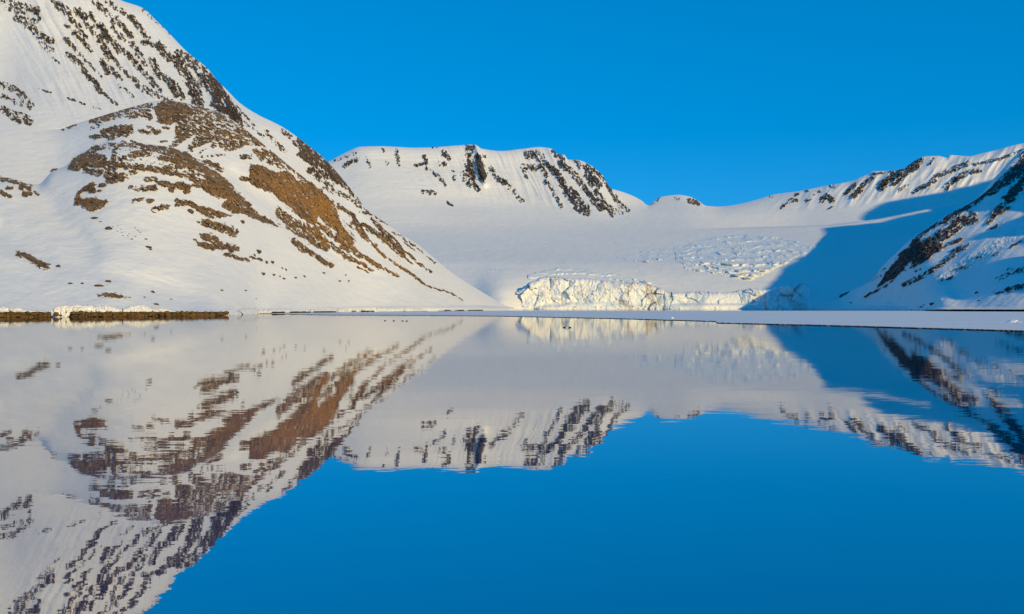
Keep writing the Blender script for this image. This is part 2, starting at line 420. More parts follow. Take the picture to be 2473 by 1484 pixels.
ROCK['flank'] = '''
c .95 0 710,680 790,660 860,690 960,740 1080,730 1150,790 1200,860 1300,830 1400,910 1480,990 1540,1060 1580,1200 1640,1300 1680,1390 1640,1400 1560,1330 1540,1270 1480,1270 1420,1200 1380,1160 1350,1240 1280,1230 1180,1150 1100,1080 1000,1000 960,960 900,920 830,900 740,860 700,820 720,760
c .84 38 640,800 700,810|c .74 88 1000,1130 1150,1250 1350,1310 1450,1450|c .7 58 1100,1260 1300,1360|c .76 56 1140,1400 1250,1480
h .82 66 440,60 560,160 650,200 760,280 840,300|h .77 48 560,60 700,150 900,280 1000,350 1100,430|h .77 58 680,20 850,120 1000,230 1100,300 1200,390
h .72 43 1000,290 1150,360 1300,430 1430,520|h .92 78 870,20 980,80 1040,160 1100,230|h .62 12 1030,10 1140,100|h .78 38 1150,40 1250,150 1300,230 1380,290
h .74 18 1220,170 1380,310 1480,400 1650,510 1830,630 1920,710|h .78 11 1920,715 2080,770 2200,800 2340,885|h .77 48 1250,50 1400,150 1560,280 1690,400
h .68 38 1380,30 1480,130 1600,230 1650,310|h .74 18 1640,330 1750,370 1830,460 1930,530 1990,570|h .64 9 1690,400 1820,510|h .68 27 1430,5 1560,60 1700,140 1870,260
h .52 25 1570,130 1700,210 1810,280|h .5 20 1700,240 1810,330|h .6 9 1840,310 1900,360|h .64 11 1990,345 2060,390 2110,440|h .52 14 1940,400 2040,475
h .78 22 1480,540 1560,580 1630,620|h .64 34 1130,440 1240,480 1350,560|h .6 12 1190,520 1310,580|h .8 43 480,240 600,310 700,370 800,450 900,500|h .88 15 10,410 130,440
c .68 34 1560,1060 1700,1150 1780,1290|c .74 43 1700,1230 1800,1320|c .68 48 1850,1280 2000,1360 2154,1480|c .62 24 1880,1190 1960,1280 2080,1400|c .62 18 1780,1120 1900,1150 2100,1270
'''
ROCK['table'] = '''
e .37 30 170,230 330,180|e .46 48 250,270 340,220|e .52 34 640,160 660,260|e .46 24 535,150 550,165|e .46 26 560,245 580,260|e .46 22 410,210 440,280
e .78 24 780,270 850,255|e .62 38 850,200 865,250|e .52 28 870,290 960,350 1020,420|e .52 48 960,250 1000,260|e .52 48 1000,170 1040,220|e .52 88 1200,120 1200,250 1210,400
e .78 43 1190,230 1230,360|e .98 0 1250,165 1275,190 1300,270 1330,350 1300,400 1270,380 1250,290 1240,220|e .47 58 1150,330 1190,400|e .64 19 1080,350 1080,380|e .6 17 1065,308 1080,312
e .58 38 1230,420 1270,460|e .52 19 1290,180 1330,220|e .57 43 1360,290 1400,360 1480,410|e .78 34 1400,370 1480,400|e .44 43 1480,410 1600,540|e .52 43 840,470 930,480|e .82 14 1025,545 1065,580
e .62 78 1640,190 1720,190 1760,250|e .52 38 1600,270 1630,360|e .62 56 1640,280 1700,290|e .62 38 1740,260 1780,350|e .74 58 1780,260 1870,330 1920,440 1950,490
e .7 53 1950,490 2010,580 2090,640|e .62 34 1780,390 1820,440|e .47 34 1820,450 1900,580|e .67 48 1840,170 1900,220|e .64 56 1890,250 1990,330 2060,430
e .72 53 1970,450 2040,540 2100,610|e .7 48 2060,430 2150,540 2200,600|e .52 56 2000,240 2060,280|e .62 66 2080,280 2130,330|e .62 56 2090,340 2130,420|e .87 48 2140,370 2190,420
e .67 53 2160,470 2230,580 2290,640|e .67 43 2150,300 2230,380 2270,460 2330,560 2400,610|e .52 24 2230,560 2360,640|e .5 10 860,130 960,130|e .62 19 1170,120 1230,120
'''
ROCK['ridge'] = '''
f .74 38 300,580 330,570|f .44 28 240,640 330,600|f .54 28 490,580 530,585|f .84 48 640,600 690,620|f .88 38 705,610 730,640|f .44 28 600,590 740,630|f .5 28 1430,570 1450,572
f .64 24 1540,670 1650,600|f .64 48 1650,600 1700,600|f .64 38 1800,600 1830,590|f .54 38 1860,530 1930,510|f .68 58 1950,590 2000,560 2050,590|f .84 24 1695,540 1710,535
f .7 14 1780,500 1810,500|f .52 38 2040,450 2070,460|f .84 14 2010,680 2060,665|f .68 38 2180,530 2280,440|f .88 48 2260,550 2330,500|f .64 38 2350,440 2440,370
g .72 34 400,440 450,390 530,320|g .68 58 600,390 690,300 800,230 890,190|g .68 48 640,350 870,240|g .6 38 700,360 760,320|g .52 24 740,410 800,370|g .52 38 850,420 1000,340
g .47 43 1010,310 1150,250 1250,210|g .52 48 1090,390 1150,330 1250,280 1330,260|g .62 19 970,210 990,180|g .62 12 540,290 680,270|g .46 24 1300,220 1500,170 1662,110
'''
ROCK['right'] = '''
g .95 0 575,1125 640,1020 720,920 740,870 810,830 830,780 880,750 890,800 960,760 960,830 900,860 1010,800 1060,810 1050,850 990,880 960,920 880,960 810,1000 830,940 800,950 760,1010 700,1060 640,1090
g .78 38 850,780 960,690 1060,640 1200,560 1300,490|g .73 68 980,780 1080,720 1190,640 1280,610|g .78 56 1200,640 1290,630|g .64 38 1060,770 1190,690
g .82 43 1300,490 1400,420 1500,340 1600,240 1662,150 1760,60|g .68 58 1400,430 1500,360 1662,280 1760,200|g .88 68 1540,330 1640,230 1740,120|g .68 24 1080,830 1130,800 1200,770
g .74 43 1400,640 1480,540 1560,480|g .88 68 1550,470 1610,400 1662,350 1760,260|g .66 20 1490,580 1550,540|g .74 11 1410,700 1500,650|g .68 11 470,1090 630,990|g .6 9 525,1085 600,1045
g .88 13 300,1195 410,1125|g .74 11 480,1200 690,1090|g .6 34 770,1110 900,1050 1050,960 1140,890|g .54 38 1140,870 1240,810|g .6 9 860,1010 900,990|g .64 13 1050,1080 1140,1050
g .43 19 1150,1000 1280,970|g .47 19 1310,910 1370,900|g .53 19 1430,890 1480,880|g .73 11 1560,830 1640,795|g .43 34 1450,1080 1560,1030|g .48 48 1560,1010 1662,1000 1760,960
g .54 19 1440,1170 1500,1170|g .64 43 1540,1150 1620,1130 1740,1100|g .7 12 890,1280 920,1265|g .7 10 960,1258 990,1252
'''
ICEFALL = '''
s .8 0 1630,606 1665,588 1700,577 1745,570 1800,566 1870,570 1930,585 1985,597 2000,603 1960,612 1925,620 1890,640 1860,652 1845,662 1812,675 1785,672 1750,655 1725,648 1690,640 1650,638 1630,630
s .5 34 1560,616 1640,612 1700,606|s .5 26 1660,640 1720,650 1790,662|s .52 22 1880,590 1960,598|s .7 5 1490,622 1530,630 1570,632|s .6 4 1175,650 1220,655|s .7 14 1275,672 1300,662 1340,656 1400,655 1440,660 1480,668 1540,682 1580,692|s .5 8 1520,615 1600,610 1660,600
'''

OX, OY, RS = -40, -20, 0.8          # raster of the map: one cell is RS frame units
RW, RH = int((2600 - OX) / RS), int((780 - OY) / RS)
def paint(text, wider=1.0):
    img = np.zeros((RH, RW), np.float32)
    for ent in text.replace('\n', '|').split('|'):
        t = ent.split()
        if not t: continue
        s, ox, oy = REG[t[0]]; d = float(t[1]); w = float(t[2]) / s * wider
        p = np.array([[float(v) for v in q.split(',')] for q in t[3:]]) / s + (ox, oy)
        pad = max(1.4 * w, 10) + 6
        x0, y0 = p.min(0) - pad; x1, y1 = p.max(0) + pad
        i0, i1 = max(0, int((y0 - OY) / RS)), min(RH, int((y1 - OY) / RS) + 2)
        j0, j1 = max(0, int((x0 - OX) / RS)), min(RW, int((x1 - OX) / RS) + 2)
        if i1 <= i0 or j1 <= j0: continue
        gx, gy = np.meshgrid(OX + np.arange(j0, j1) * RS, OY + np.arange(i0, i1) * RS)
        wx = gx + 3 * fbm(gx / 10, gy / 10, 3, 3); wy = gy + 3 * fbm(gx / 10, gy / 10, 3, 9)
        closed = w == 0
        q = np.vstack([p, p[:1]]) if closed else p
        dist = np.full(gx.shape, 1e9)
        inside = np.zeros(gx.shape, bool)
        for (ax, ay), (bx, by) in zip(q[:-1], q[1:]):
            l2 = (bx - ax) ** 2 + (by - ay) ** 2 + 1e-9
            tt = np.clip(((wx - ax) * (bx - ax) + (wy - ay) * (by - ay)) / l2, 0, 1)
            dist = np.minimum(dist, np.hypot(wx - ax - tt * (bx - ax), wy - ay - tt * (by - ay)))
            if closed:
                c = (ay > wy) != (by > wy)
                inside ^= c & (wx < (bx - ax) * (wy - ay) / (by - ay + 1e-12) + ax)
        if closed:
            sd = np.where(inside, dist, -dist)
            v = np.maximum(smooth(-2.5, 2.5, sd), 0.24 * smooth(-13, -2, sd))
        else:
            v = np.maximum(smooth(0.72 * w + 1.2, 0.25 * w, dist), 0.27 * smooth(1.3 * w + 5, 0.6 * w, dist))
        sub = img[i0:i1, j0:j1]
        if d > 0: img[i0:i1, j0:j1] = np.maximum(sub, d * v)
        else: img[i0:i1, j0:j1] = sub * (1 + d * v)
    return img
def sample(img, x, y):
    u = np.clip((x - OX) / RS, 0, RW - 1.001); v = np.clip((y - OY) / RS, 0, RH - 1.001)
    i, j = v.astype(int), u.astype(int); a, b = v - i, u - j
    return (img[i, j] * (1 - b) + img[i, j + 1] * b) * (1 - a) + (img[i + 1, j] * (1 - b) + img[i + 1, j + 1] * b) * a

WIDER = {'face': 1.15, 'table': 0.85, 'knoll': 1.1, 'flank': 1.05, 'ridge': 0.95, 'right': 1.1}
FLOW = {'face': (60, 9, 4.4, 1), 'knoll': (22, 11, 3.9, 2), 'flank': (42, 13, 3.6, 3), 'table': (62, 7.5, 3.4, 4), 'ridge': (125, 7, 3.4, 5), 'right': (138, 12, 3.6, 6)}
MAPS = {k: paint(v, WIDER[k]) for k, v in ROCK.items()}
ICEMAP = paint(ICEFALL)
def rockiness(x, y, kinds):
    F = np.zeros(np.shape(x))
    for k in kinds:
        p = sample(MAPS[k], x, y)
        if k == 'face': p = p + 0.02 * smooth(0.3, 0.4, p)
        deg, al, ac, sd = FLOW[k]
        u, v = turned(x, y, deg, al, ac)
        wu, wv = u + 0.25 * fbm(x / 6, y / 6, 2, sd * 3), v + 0.25 * fbm(x / 6, y / 6, 2, sd * 3 + 1)
        c1, _ = cells(wu, wv, 0.95, sd, 0.35); c2, _ = cells(wu, wv, 0.42, sd + 7, 0.35)
        n = 0.42 * fbm(u, v, 4, sd * 11, 0.6) + 0.26 * c1 + 0.22 * c2
        F = np.maximum(F, np.where(p > 0.02, p + (2.1 - 0.6 * smooth(0.75, 0.95, p)) * n * smooth(0.02, 0.35, p), 0))
    return F

# ------------------------------------------------------------------ terrain sheets
def columns(x0, x1, step, f0=-30, f1=2505, coarse=6.0):
    xs = [x0]
    while xs[-1] < x1:
        x = xs[-1]
        xs.append(x + (step if f0 <= x <= f1 else coarse))
    xs[-1] = x1
    return np.array(xs)

def components(mask):
    """labels of 4-connected patches of a boolean grid (runs joined row by row)"""
    nr, nc = mask.shape
    lab = np.zeros((nr, nc), np.int32); par = [0]
    def find(a):
        while par[a] != a:
            par[a] = par[par[a]]; a = par[a]
        return a
    prev = []
    for r in range(nr):
        m = np.concatenate([[0], mask[r].astype(np.int8), [0]]); d = np.diff(m)
        st, en = np.flatnonzero(d == 1), np.flatnonzero(d == -1)
        cur = []; k = 0
        for s, e in zip(st, en):
            ids = []
            while k < len(prev) and prev[k][1] <= s: k += 1
            kk = k
            while kk < len(prev) and prev[kk][0] < e:
                ids.append(find(prev[kk][2])); kk += 1
            if ids:
                i = min(ids)
                for j in ids: par[j] = i
            else:
                i = len(par); par.append(i)
            lab[r, s:e] = i; cur.append((s, e, i))
        prev = cur
    root = np.array([find(a) for a in range(len(par))])
    return root[lab]

def sheet(name, xs, ybot, ytop, depth, rows, mat, kinds=(), rock_mat=None, big=40, ochre=None, skirt=True, foot=True,
          min_area=14.0, rock_amp=1.0, dip=0.0, behind=0.0, parent=None, attrs=None):
    nc = len(xs)
    t = np.linspace(0, 1, rows)[:, None]
    X = np.broadcast_to(xs[None], (rows, nc)).copy()
    yb, yt = ybot(xs)[None], ytop(xs)[None]
    Y = yb + (np.minimum(yt, yb - 0.5) - yb) * t
    D = depth(X, Y)
    P = place(X, Y, D)
    ext = [P]
    if foot:
        low = P[:1].copy(); low[..., 2] = np.minimum(low[..., 2], 0) - 3.0
        ext = [low] + ext
    if skirt:
        top = P[-1:]
        k = D[-1:, :, None]
        for dy, dz in ((0.006, -0.0006), (0.02, -0.005), (0.06, -0.03), (0.14, -0.09)):
            q = top.copy(); q[..., 1:2] += dy * k; q[..., 2:3] += dz * k
            q[..., 0:1] *= 1.0
            ext.append(q)
    A = np.concatenate(ext, 0)
    at = None
    if attrs:
        at = {}
        for an, fn in attrs.items():
            v = fn(X, Y); pads = [v]
            if foot: pads = [v[:1]] + pads
            if skirt: pads = pads + [v[-1:]] * 4
            at[an] = np.concatenate(pads, 0)
    ob = new_mesh(name, A.reshape(-1, 3), grid_faces(A.shape[0], nc), True, [mat], attrs=at, parent=parent)
    if kinds:
        F = rockiness(X, Y, kinds)
        # rough rock body, proud of the snow where F > 0.5 and sunk under it elsewhere
        ru, rv = turned(X, Y, FLOW[kinds[0]][0], 20, 8)
        rough = (ridged(ru, rv, 5, 21) * 0.75 + fbm(X / 4.5, Y / 3.5, 3, 31) * 0.4)
        fac, edge = cells(X + 3 * fbm(X / 8, Y / 8, 2, 41), Y, 8.0, 3, 1.2)
        F = F + 0.10
        up = smooth(0.5, 0.75, F)
        off = (np.clip(F - 0.5, -0.2, 0.35) * 0.010 + up * (0.0052 * rough + 0.0022 * fac - 0.0008 * np.exp(-edge * 7))) * D * rock_amp
        off = np.where(F < 0.5, (F - 0.5) * 0.02 * D, np.maximum(off, 0.0003 * D))
        PR = place(X, Y, D - off)
        och = ochre(X, Y) if ochre else np.zeros(X.shape)
        vm = F > 0.42
        fm = vm[:-1, :-1] | vm[:-1, 1:] | vm[1:, :-1] | vm[1:, 1:]
        core = (np.maximum(np.maximum(F[:-1, :-1], F[:-1, 1:]), np.maximum(F[1:, :-1], F[1:, 1:])) > 0.5)
        lab = components(fm)
        area = np.abs((X[:-1, 1:] - X[:-1, :-1]) * (Y[1:, :-1] - Y[:-1, :-1]))
        size = np.bincount(lab.ravel(), (area * core).ravel())
        size[0] = 0
        order = np.argsort(-size)
        keep = [i for i in order[:big] if size[i] > min_area]
        quads = grid_faces(rows, nc).reshape(rows - 1, nc - 1, 4)
        flat_lab = lab.ravel(); srt = np.argsort(flat_lab, kind='stable')
        bounds = np.searchsorted(flat_lab[srt], np.arange(len(size) + 1))
        allq = quads.reshape(-1, 4); allp = PR.reshape(-1, 3); allo = och.ravel(); allb = np.clip(F - 0.5, 0, 0.8).ravel()
        def cut(nm, fidx, kind=None):
            q = allq[fidx]; u, inv = np.unique(q, return_inverse=True)
            o = new_mesh(nm, allp[u], inv.reshape(-1, 4), False, [rock_mat], {'ochre': allo[u], 'bare': allb[u]}, ob)
            if kind: o['kind'] = kind
            return o
        rest = []
        keepset = set(keep)
        for i in range(1, len(size)):
            idx = srt[bounds[i]:bounds[i + 1]]
            if not len(idx) or size[i] <= 0: continue
            if i in keepset: cut('rock_outcrop', idx)
            else: rest.append(idx)
        if rest: cut('scattered_rock', np.concatenate(rest), 'stuff')
    return ob

def relief(x, y, D, big=0.004, streak_deg=30, streak=0.0006, seed=0):
    u, v = turned(x, y, streak_deg, 90, 9)
    return D * (1 + 1.5 * big * fbm(x / 170, y / 120, 3, seed) + 0.0016 * fbm(x / 55, y / 40, 2, seed + 9) + streak * fbm(u, v, 3, seed + 5))

# ---- left mountain
SH = [(-400, 771), (0, 766.8), (250, 765.5), (540, 762.5), (620, 758.5), (845, 754), (1087, 751.4), (1160, 750.4), (1245, 749.4)]
shore_left = line(SH)
left_base = depth_field([(-400, 771, 330), (0, 766.8, 383), (250, 765.5, 404), (540, 762.5, 463), (620, 758.5, 576), (700, 757, 634), (450, 738, 462), (350, 738, 438), (150, 738, 412), (620, 730, 600), (760, 730, 715), (845, 754, 790), (1087, 751.4, 1010), (1245, 749.2, 1290),
    (-300, 600, 450), (0, 640, 455), (0, 560, 510), (300, 620, 490), (300, 520, 545), (600, 660, 620), (0, 430, 600), (-300, 400, 600), (300, 345, 645), (150, 405, 640), (500, 400, 690), (665, 545, 750),
    (740, 470, 910), (830, 560, 940), (900, 660, 930), (560, 290, 860), (300, 150, 900), (0, 330, 700), (0, 200, 890), (0, -150, 1200), (-300, 0, 980), (-300, -200, 1250), (290, 0, 1060), (540, 215, 960),
    (740, 350, 1000), (860, 475, 1080), (960, 560, 1150), (1050, 625, 1210), (1140, 690, 1260), (1225, 742, 1290)], 1e-4)
seam_low = curve([(-400, 440), (-60, 432), (0, 429), (25, 430), (45, 436), (70, 446), (90, 446), (130, 412), (160, 400), (180, 380), (215, 361), (250, 348), (290, 344), (340, 347), (400, 354), (445, 366), (480, 386), (520, 412), (560, 444), (610, 500), (665, 545), (720, 578), (800, 614), (900, 660), (1000, 698), (1100, 728), (1245, 745.5)])
seam_high = curve([(-400, 335), (0, 326), (100, 318), (150, 309), (180, 300), (230, 285), (290, 267), (330, 256), (370, 246), (410, 242), (450, 250), (500, 262), (560, 290), (640, 352), (700, 402), (800, 482), (900, 580), (1000, 650), (1100, 708), (1245, 744.5)])
sky_left = curve([(-400, -230), (-150, -210), (0, -170), (150, -100), (240, -35), (290, 0), (345, 20), (375, 48), (400, 72), (450, 124), (500, 165), (520, 190), (545, 215), (580, 250), (620, 276), (680, 306), (740, 348), (775, 376), (800, 401), (830, 436), (860, 472), (885, 506), (920, 531), (960, 560), (1010, 592), (1050, 625), (1090, 658), (1140, 691), (1180, 715), (1225, 740), (1245, 744)])

def jump_low(x): return 70 * smooth(690, 380, x)
def jump_high(x): return 75 * smooth(60, 330, x) * smooth(640, 440, x)
def crest_round(x, y, top, amp, w): return amp * np.exp(-np.maximum(y - top, 0) / w)

def swale(x, y, pts, w):
    """soft trough along a line"""
    d = np.full(np.shape(x), 1e9)
    for (ax, ay), (bx, by) in zip(pts[:-1], pts[1:]):
        l2 = (bx - ax) ** 2 + (by - ay) ** 2
        t = np.clip(((x - ax) * (bx - ax) + (y - ay) * (by - ay)) / l2, 0, 1)
        d = np.minimum(d, np.hypot(x - ax - t * (bx - ax), y - ay - t * (by - ay)))
    return np.exp(-(d / w) ** 2)

def depth_low(x, y):
    D = left_base(x, y)
    D = relief(x, y, D, 0.004, 20, 0.0007, 1)
    D = D * (1 + 0.017 * swale(x, y, [(0, 560), (120, 640), (250, 680), (420, 705), (540, 742)], 32) - 0.010 * swale(x, y, [(-50, 610), (60, 625), (180, 672), (300, 700)], 22))
    D = D * (1 + 0.019 * swale(x, y, [(90, 455), (150, 540), (210, 600)], 35))
    k = smooth(0, 14, shore_left(x) - y)
    shore = CAM_H * F_PX / np.maximum(shore_left(x) - CY, 3)
    D = np.maximum(D, shore)
    D = shore * (1 - k) + D * k
    return D + crest_round(x, y, seam_low(x), 30, 9) * smooth(690, 560, x)
def depth_mid(x, y):
    D = left_base(x, y) + jump_low(x)
    D = relief(x, y, D, 0.004, 20, 0.0007, 1)
    D = D * (1 + 0.012 * swale(x, y, [(560, 420), (680, 520), (760, 590), (900, 680)], 20))
    return D + crest_round(x, y, seam_high(x), 30, 9) * smooth(640, 480, x) * smooth(90, 180, x)
def depth_face(x, y):
    D = left_base(x, y) + jump_low(x) + jump_high(x)
    u, v = turned(x, y, 60, 160, 26)
    gully = ridged(u, v, 3, 8) * smooth(330, 200, y) * smooth(40, 200, x - (y - 100) * 0.2 + 60)
    D = relief(x, y, D, 0.004, 20, 0.0007, 1)
    D = D * (1 - 0.006 * gully)
    D = D * (1 + 0.010 * swale(x, y, [(800, 430), (880, 560), (1000, 660)], 22))
    return D + crest_round(x, y, sky_left(x), 30, 10)

def ochre_left(x, y):
    o = 0.95 * np.exp(-(((x - 800) / 70) ** 2 + ((y - 520) / 60) ** 2)) + 1.0 * np.exp(-(((x - 930) / 95) ** 2 + ((y - 610) / 65) ** 2))
    o = o + 0.5 * np.exp(-(((x - 700) / 60) ** 2 + ((y - 450) / 50) ** 2)) + 0.35 * np.exp(-(((x - 620) / 90) ** 2 + ((y - 340) / 60) ** 2)) + 0.35 * np.exp(-(((x - 560) / 90) ** 2 + ((y - 470) / 60) ** 2))
    return np.clip(1.15 * o + 0.16, 0, 1)

xs_left = columns(-330, 1243, 1.45)
slope_low = sheet('snow_slope', xs_left, shore_left, seam_low, depth_low, 250, m_snow_near, ('knoll', 'flank'), m_rock_near, 70, ochre_left)
tag(slope_low, kind='structure')
def under(f, d): return lambda x: f(x) + d
def pushed(depth, seam, amount=0.02):
    return lambda x, y: depth(x, y) * (1 + amount * smooth(0.0, 10.0, y - seam(x)))
slope_mid = sheet('snow_slope_upper', xs_left, lambda x: np.minimum(seam_low(x) + 14, shore_left(x) - 1), seam_high, pushed(depth_mid, seam_low), 120, m_snow_near, ('knoll', 'flank'), m_rock_near, 60, ochre_left, foot=False)
tag(slope_mid, kind='structure')
face = sheet('mountain_face', xs_left, lambda x: np.minimum(seam_high(x) + 14, shore_left(x) - 1), sky_left, pushed(depth_face, seam_high), 290, m_snow_near, ('face', 'flank'), m_rock_face, 110, ochre_left, foot=False)
tag(face, kind='structure')

# ---- glacier basin, table mountain and far ridge (one continuous surface, three pieces)
_dl = curve([(300, 3900), (400, 3480), (430, 3380), (460, 3260), (500, 3100), (560, 2830), (600, 2540), (640, 2260), (700, 2080), (744, 2010), (800, 1980)])
_dm = curve([(300, 6500), (480, 4250), (497, 3970), (512, 3740), (530, 3520), (550, 3280), (575, 2950), (610, 2560), (640, 2290), (700, 2085), (744, 2010), (800, 1980)])
_dr = curve([(300, 4000), (432, 3760), (470, 3690), (490, 3620), (512, 3500), (530, 3340), (550, 3160), (575, 2880), (610, 2540), (640, 2290), (700, 2085), (744, 2010), (800, 1980)])
_dt = curve([(650, 3480), (870, 3650), (1000, 3820), (1145, 4000), (1310, 4220), (1400, 4180), (1480, 4050), (1560, 4060), (1640, 4250), (1760, 4350), (1900, 4600), (2050, 4620), (2250, 4620), (2473, 4560), (2800, 4500)])
lip_line = curve([(1500, 562), (1650, 556), (1900, 549), (1990, 546), (2075, 537), (2105, 533), (2250, 503), (2400, 472), (2800, 400)])
def field(x, y):
    l, r = smooth(850, 1600, x), smooth(1700, 2350, x)
    far = 450 * smooth(1.6, -1.6, y - lip_line(x)) * smooth(1640, 1960, x)      # level snow behind the lip
    return _dl(y) * (1 - l) + (_dm(y) * (1 - r) + _dr(y) * r) * l + far
_even_top = curve([(650, 405), (800, 385), (900, 356), (1150, 354), (1330, 362), (1430, 405), (1490, 462), (1560, 490), (1640, 480), (1740, 497), (1900, 465), (2100, 420), (2250, 380), (2473, 348), (2800, 318)])
def basin(x, y):
    ft = foot_far(x); tp = _even_top(x); w = 9.0
    u = np.logaddexp(0, (ft - y) / w) * w                    # how far above the foot of the mountains, softened
    base = field(x, y + u)
    k = np.maximum(_dt(x) - field(x, ft), 60) / np.maximum(ft - tp, 12)
    return base + k * u - 75 * np.exp(-((x - 1205) / 55.0) ** 2) * smooth(640, 705, y)
sky_far = curve([(700, 420), (780, 398), (800, 387), (840, 366), (870, 355), (920, 353.5), (1000, 357), (1060, 355), (1100, 352), (1146, 349.5), (1152, 352), (1162, 359), (1210, 365), (1260, 360), (1300, 355.5), (1330, 359), (1350, 373), (1362, 374), (1372, 386), (1395, 387), (1430, 402), (1455, 424), (1476, 456), (1490, 460), (1520, 470), (1548, 484), (1566, 496.5),
    (1580, 487), (1592, 478), (1612, 473), (1640, 471), (1664, 475), (1684, 484), (1706, 497.5), (1735, 499.5), (1770, 496), (1830, 482), (1870, 470), (1930, 462), (1990, 450), (2050, 439), (2070, 432), (2095, 421), (2110, 414), (2150, 413), (2180, 408), (2210, 388), (2235, 378), (2265, 377), (2285, 381), (2296, 375), (2340, 378), (2370, 371), (2410, 362), (2445, 352), (2473, 346), (2560, 330), (2800, 318)])
foot_far = curve([(700, 430), (780, 424), (850, 432), (1050, 478), (1250, 508), (1450, 526), (1530, 510), (1640, 510), (1720, 509), (1850, 520), (2000, 516), (2150, 495), (2300, 474), (2473, 430), (2800, 370)])
front_top = curve([(1234, 744.5), (1238, 730), (1240, 720), (1248, 704), (1258, 700), (1270, 690), (1280, 682), (1296, 678), (1304, 672), (1330, 667), (1345, 668), (1380, 672), (1420, 675), (1470, 678), (1520, 682), (1560, 687), (1590, 694), (1620, 703), (1660, 706), (1700, 705), (1750, 705), (1790, 701), (1815, 699), (1850, 699), (1880, 691), (1915, 685), (1938, 684), (1952, 690), (1957, 704), (1950, 718), (1940, 730), (1930, 738)][:-3] + [(1960, 730), (1963, 744)])
def depth_basin(x, y):
    D = basin(x, y)
    D = D * (1 + 0.0055 * fbm(x / 600, y / 60, 2, 14) + 0.0007 * fbm(x / 60, y / 5, 3, 15))
    return D
def depth_mount(x, y):
    D = depth_basin(x, y)
    u, v = turned(x, y, 62, 120, 17)
    g1 = ridged(u, v, 3, 18) * smooth(900, 1150, x) * smooth(1560, 1450, x) * smooth(2, 40, foot_far(x) - y)
    u, v = turned(x, y, 125, 130, 34)
    g2 = ridged(u, v, 2, 19) * smooth(1800, 1980, x) * smooth(0, 30, foot_far(x) - y)
    D = D * (1 - 0.004 * g1 - 0.0065 * g2)
    D = D * (1 - 0.012 * swale(x, y, [(1152, 352), (1165, 420), (1172, 442)], 9))
    return D + crest_round(x, y, sky_far(x), 60, 6)
xs_far = columns(740, 2790, 1.7)
snowfield = sheet('glacier_snowfield', xs_far, line([(700, 746.4), (2800, 746.4)]), foot_far, depth_basin, 170, m_snow_far, ('table',), m_rock_far, 6, skirt=False)
tag(snowfield, kind='structure')
def mount_piece(name, x0, x1, kinds, big):
    xs = columns(x0, x1, 1.6)
    return tag(sheet(name, xs, lambda x: foot_far(x) + 8, sky_far, lambda x, y: depth_mount(x, y) * (1 + 0.01 * smooth(0, 6, y - foot_far(x))), 115, m_snow_far, kinds, m_rock_far, big, lambda x, y: 0.5 * smooth(1500, 1600, x) * smooth(1750, 1700, x), foot=False, min_area=8.0), kind='structure')
mount_piece('table_mountain', 740, 1566.4, ('table',), 60)
mount_piece('far_dome_hill', 1566.4, 1735, ('ridge',), 8)
mount_piece('far_ridge', 1735, 2790, ('ridge',), 45)

# ---- right mountain
right_base = depth_field([(1930, 746.6, 2030), (2060, 747.2, 1830), (2200, 748.8, 1400), (2280, 751, 1060), (2473, 752, 950), (2700, 753, 860), (2000, 738, 1950), (2060, 722, 1880), (2150, 690, 1650), (2120, 672, 1760),
    (2200, 592, 1650), (2280, 530, 1700), (2340, 492, 1780), (2400, 447, 1870), (2430, 410, 2050), (2445, 390, 2200), (2473, 362, 2400), (2700, 250, 2600),
    (2230, 655, 1480), (2300, 620, 1490), (2400, 585, 1470), (2473, 570, 1450), (2400, 690, 1150), (2473, 690, 1090), (2310, 715, 1200), (2200, 720, 1450), (2700, 600, 1350), (2700, 450, 1800), (2473, 480, 1700)], 2e-3)
top_right = curve([(1930, 744), (1960, 738), (2020, 716), (2075, 694), (2110, 676), (2125, 660), (2150, 628), (2175, 605), (2195, 585), (2240, 552), (2300, 513), (2350, 487), (2395, 450), (2425, 412), (2450, 385), (2473, 360), (2560, 315), (2700, 270)])
shore_right = line([(1900, 746.5), (2060, 747.2), (2200, 748.8), (2250, 750.6), (2280, 751.2), (2473, 752), (2800, 754), (3100, 757)])
def debris(x, y):
    return smooth(26, 6, np.abs((y - 690) + (x - 2250) * 0.60)) * smooth(2170, 2230, x) * smooth(2490, 2430, x)
def depth_right(x, y):
    D = right_base(x, y)
    u, v = turned(x, y, 142, 120, 20)
    D = D * (1 + 0.005 * fbm(x / 120, y / 90, 3, 24) + 0.004 * fbm(u, v, 3, 25))
    u, v = turned(x, y, 146, 14, 2.6)
    D = D * (1 + 0.004 * debris(x, y) * ridged(u, v, 3, 26))
    k = smooth(0, 10, shore_right(x) - y)
    shore = CAM_H * F_PX / np.maximum(shore_right(x) - CY, 3)
    D = shore * (1 - k) + D * k
    return D + crest_round(x, y, top_right(x), 40, 8)
xs_right = columns(1935, 2690, 1.6)
right_hill = sheet('right_mountain', xs_right, shore_right, top_right, depth_right, 240, m_snow_near, ('right',), m_rock_right, 70,
                   lambda x, y: 0.7 * np.exp(-(((y - 640) + (x - 2230) * 0.62) / 18) ** 2) * smooth(2170, 2200, x))
tag(right_hill, kind='structure')


SPUR = ((760, 20), (820, 60), (900, 100), (1017, 148), (1135, 212), (1278, 268), (1330, 275), (1370, 230), (1430, 120), (1480, 60))
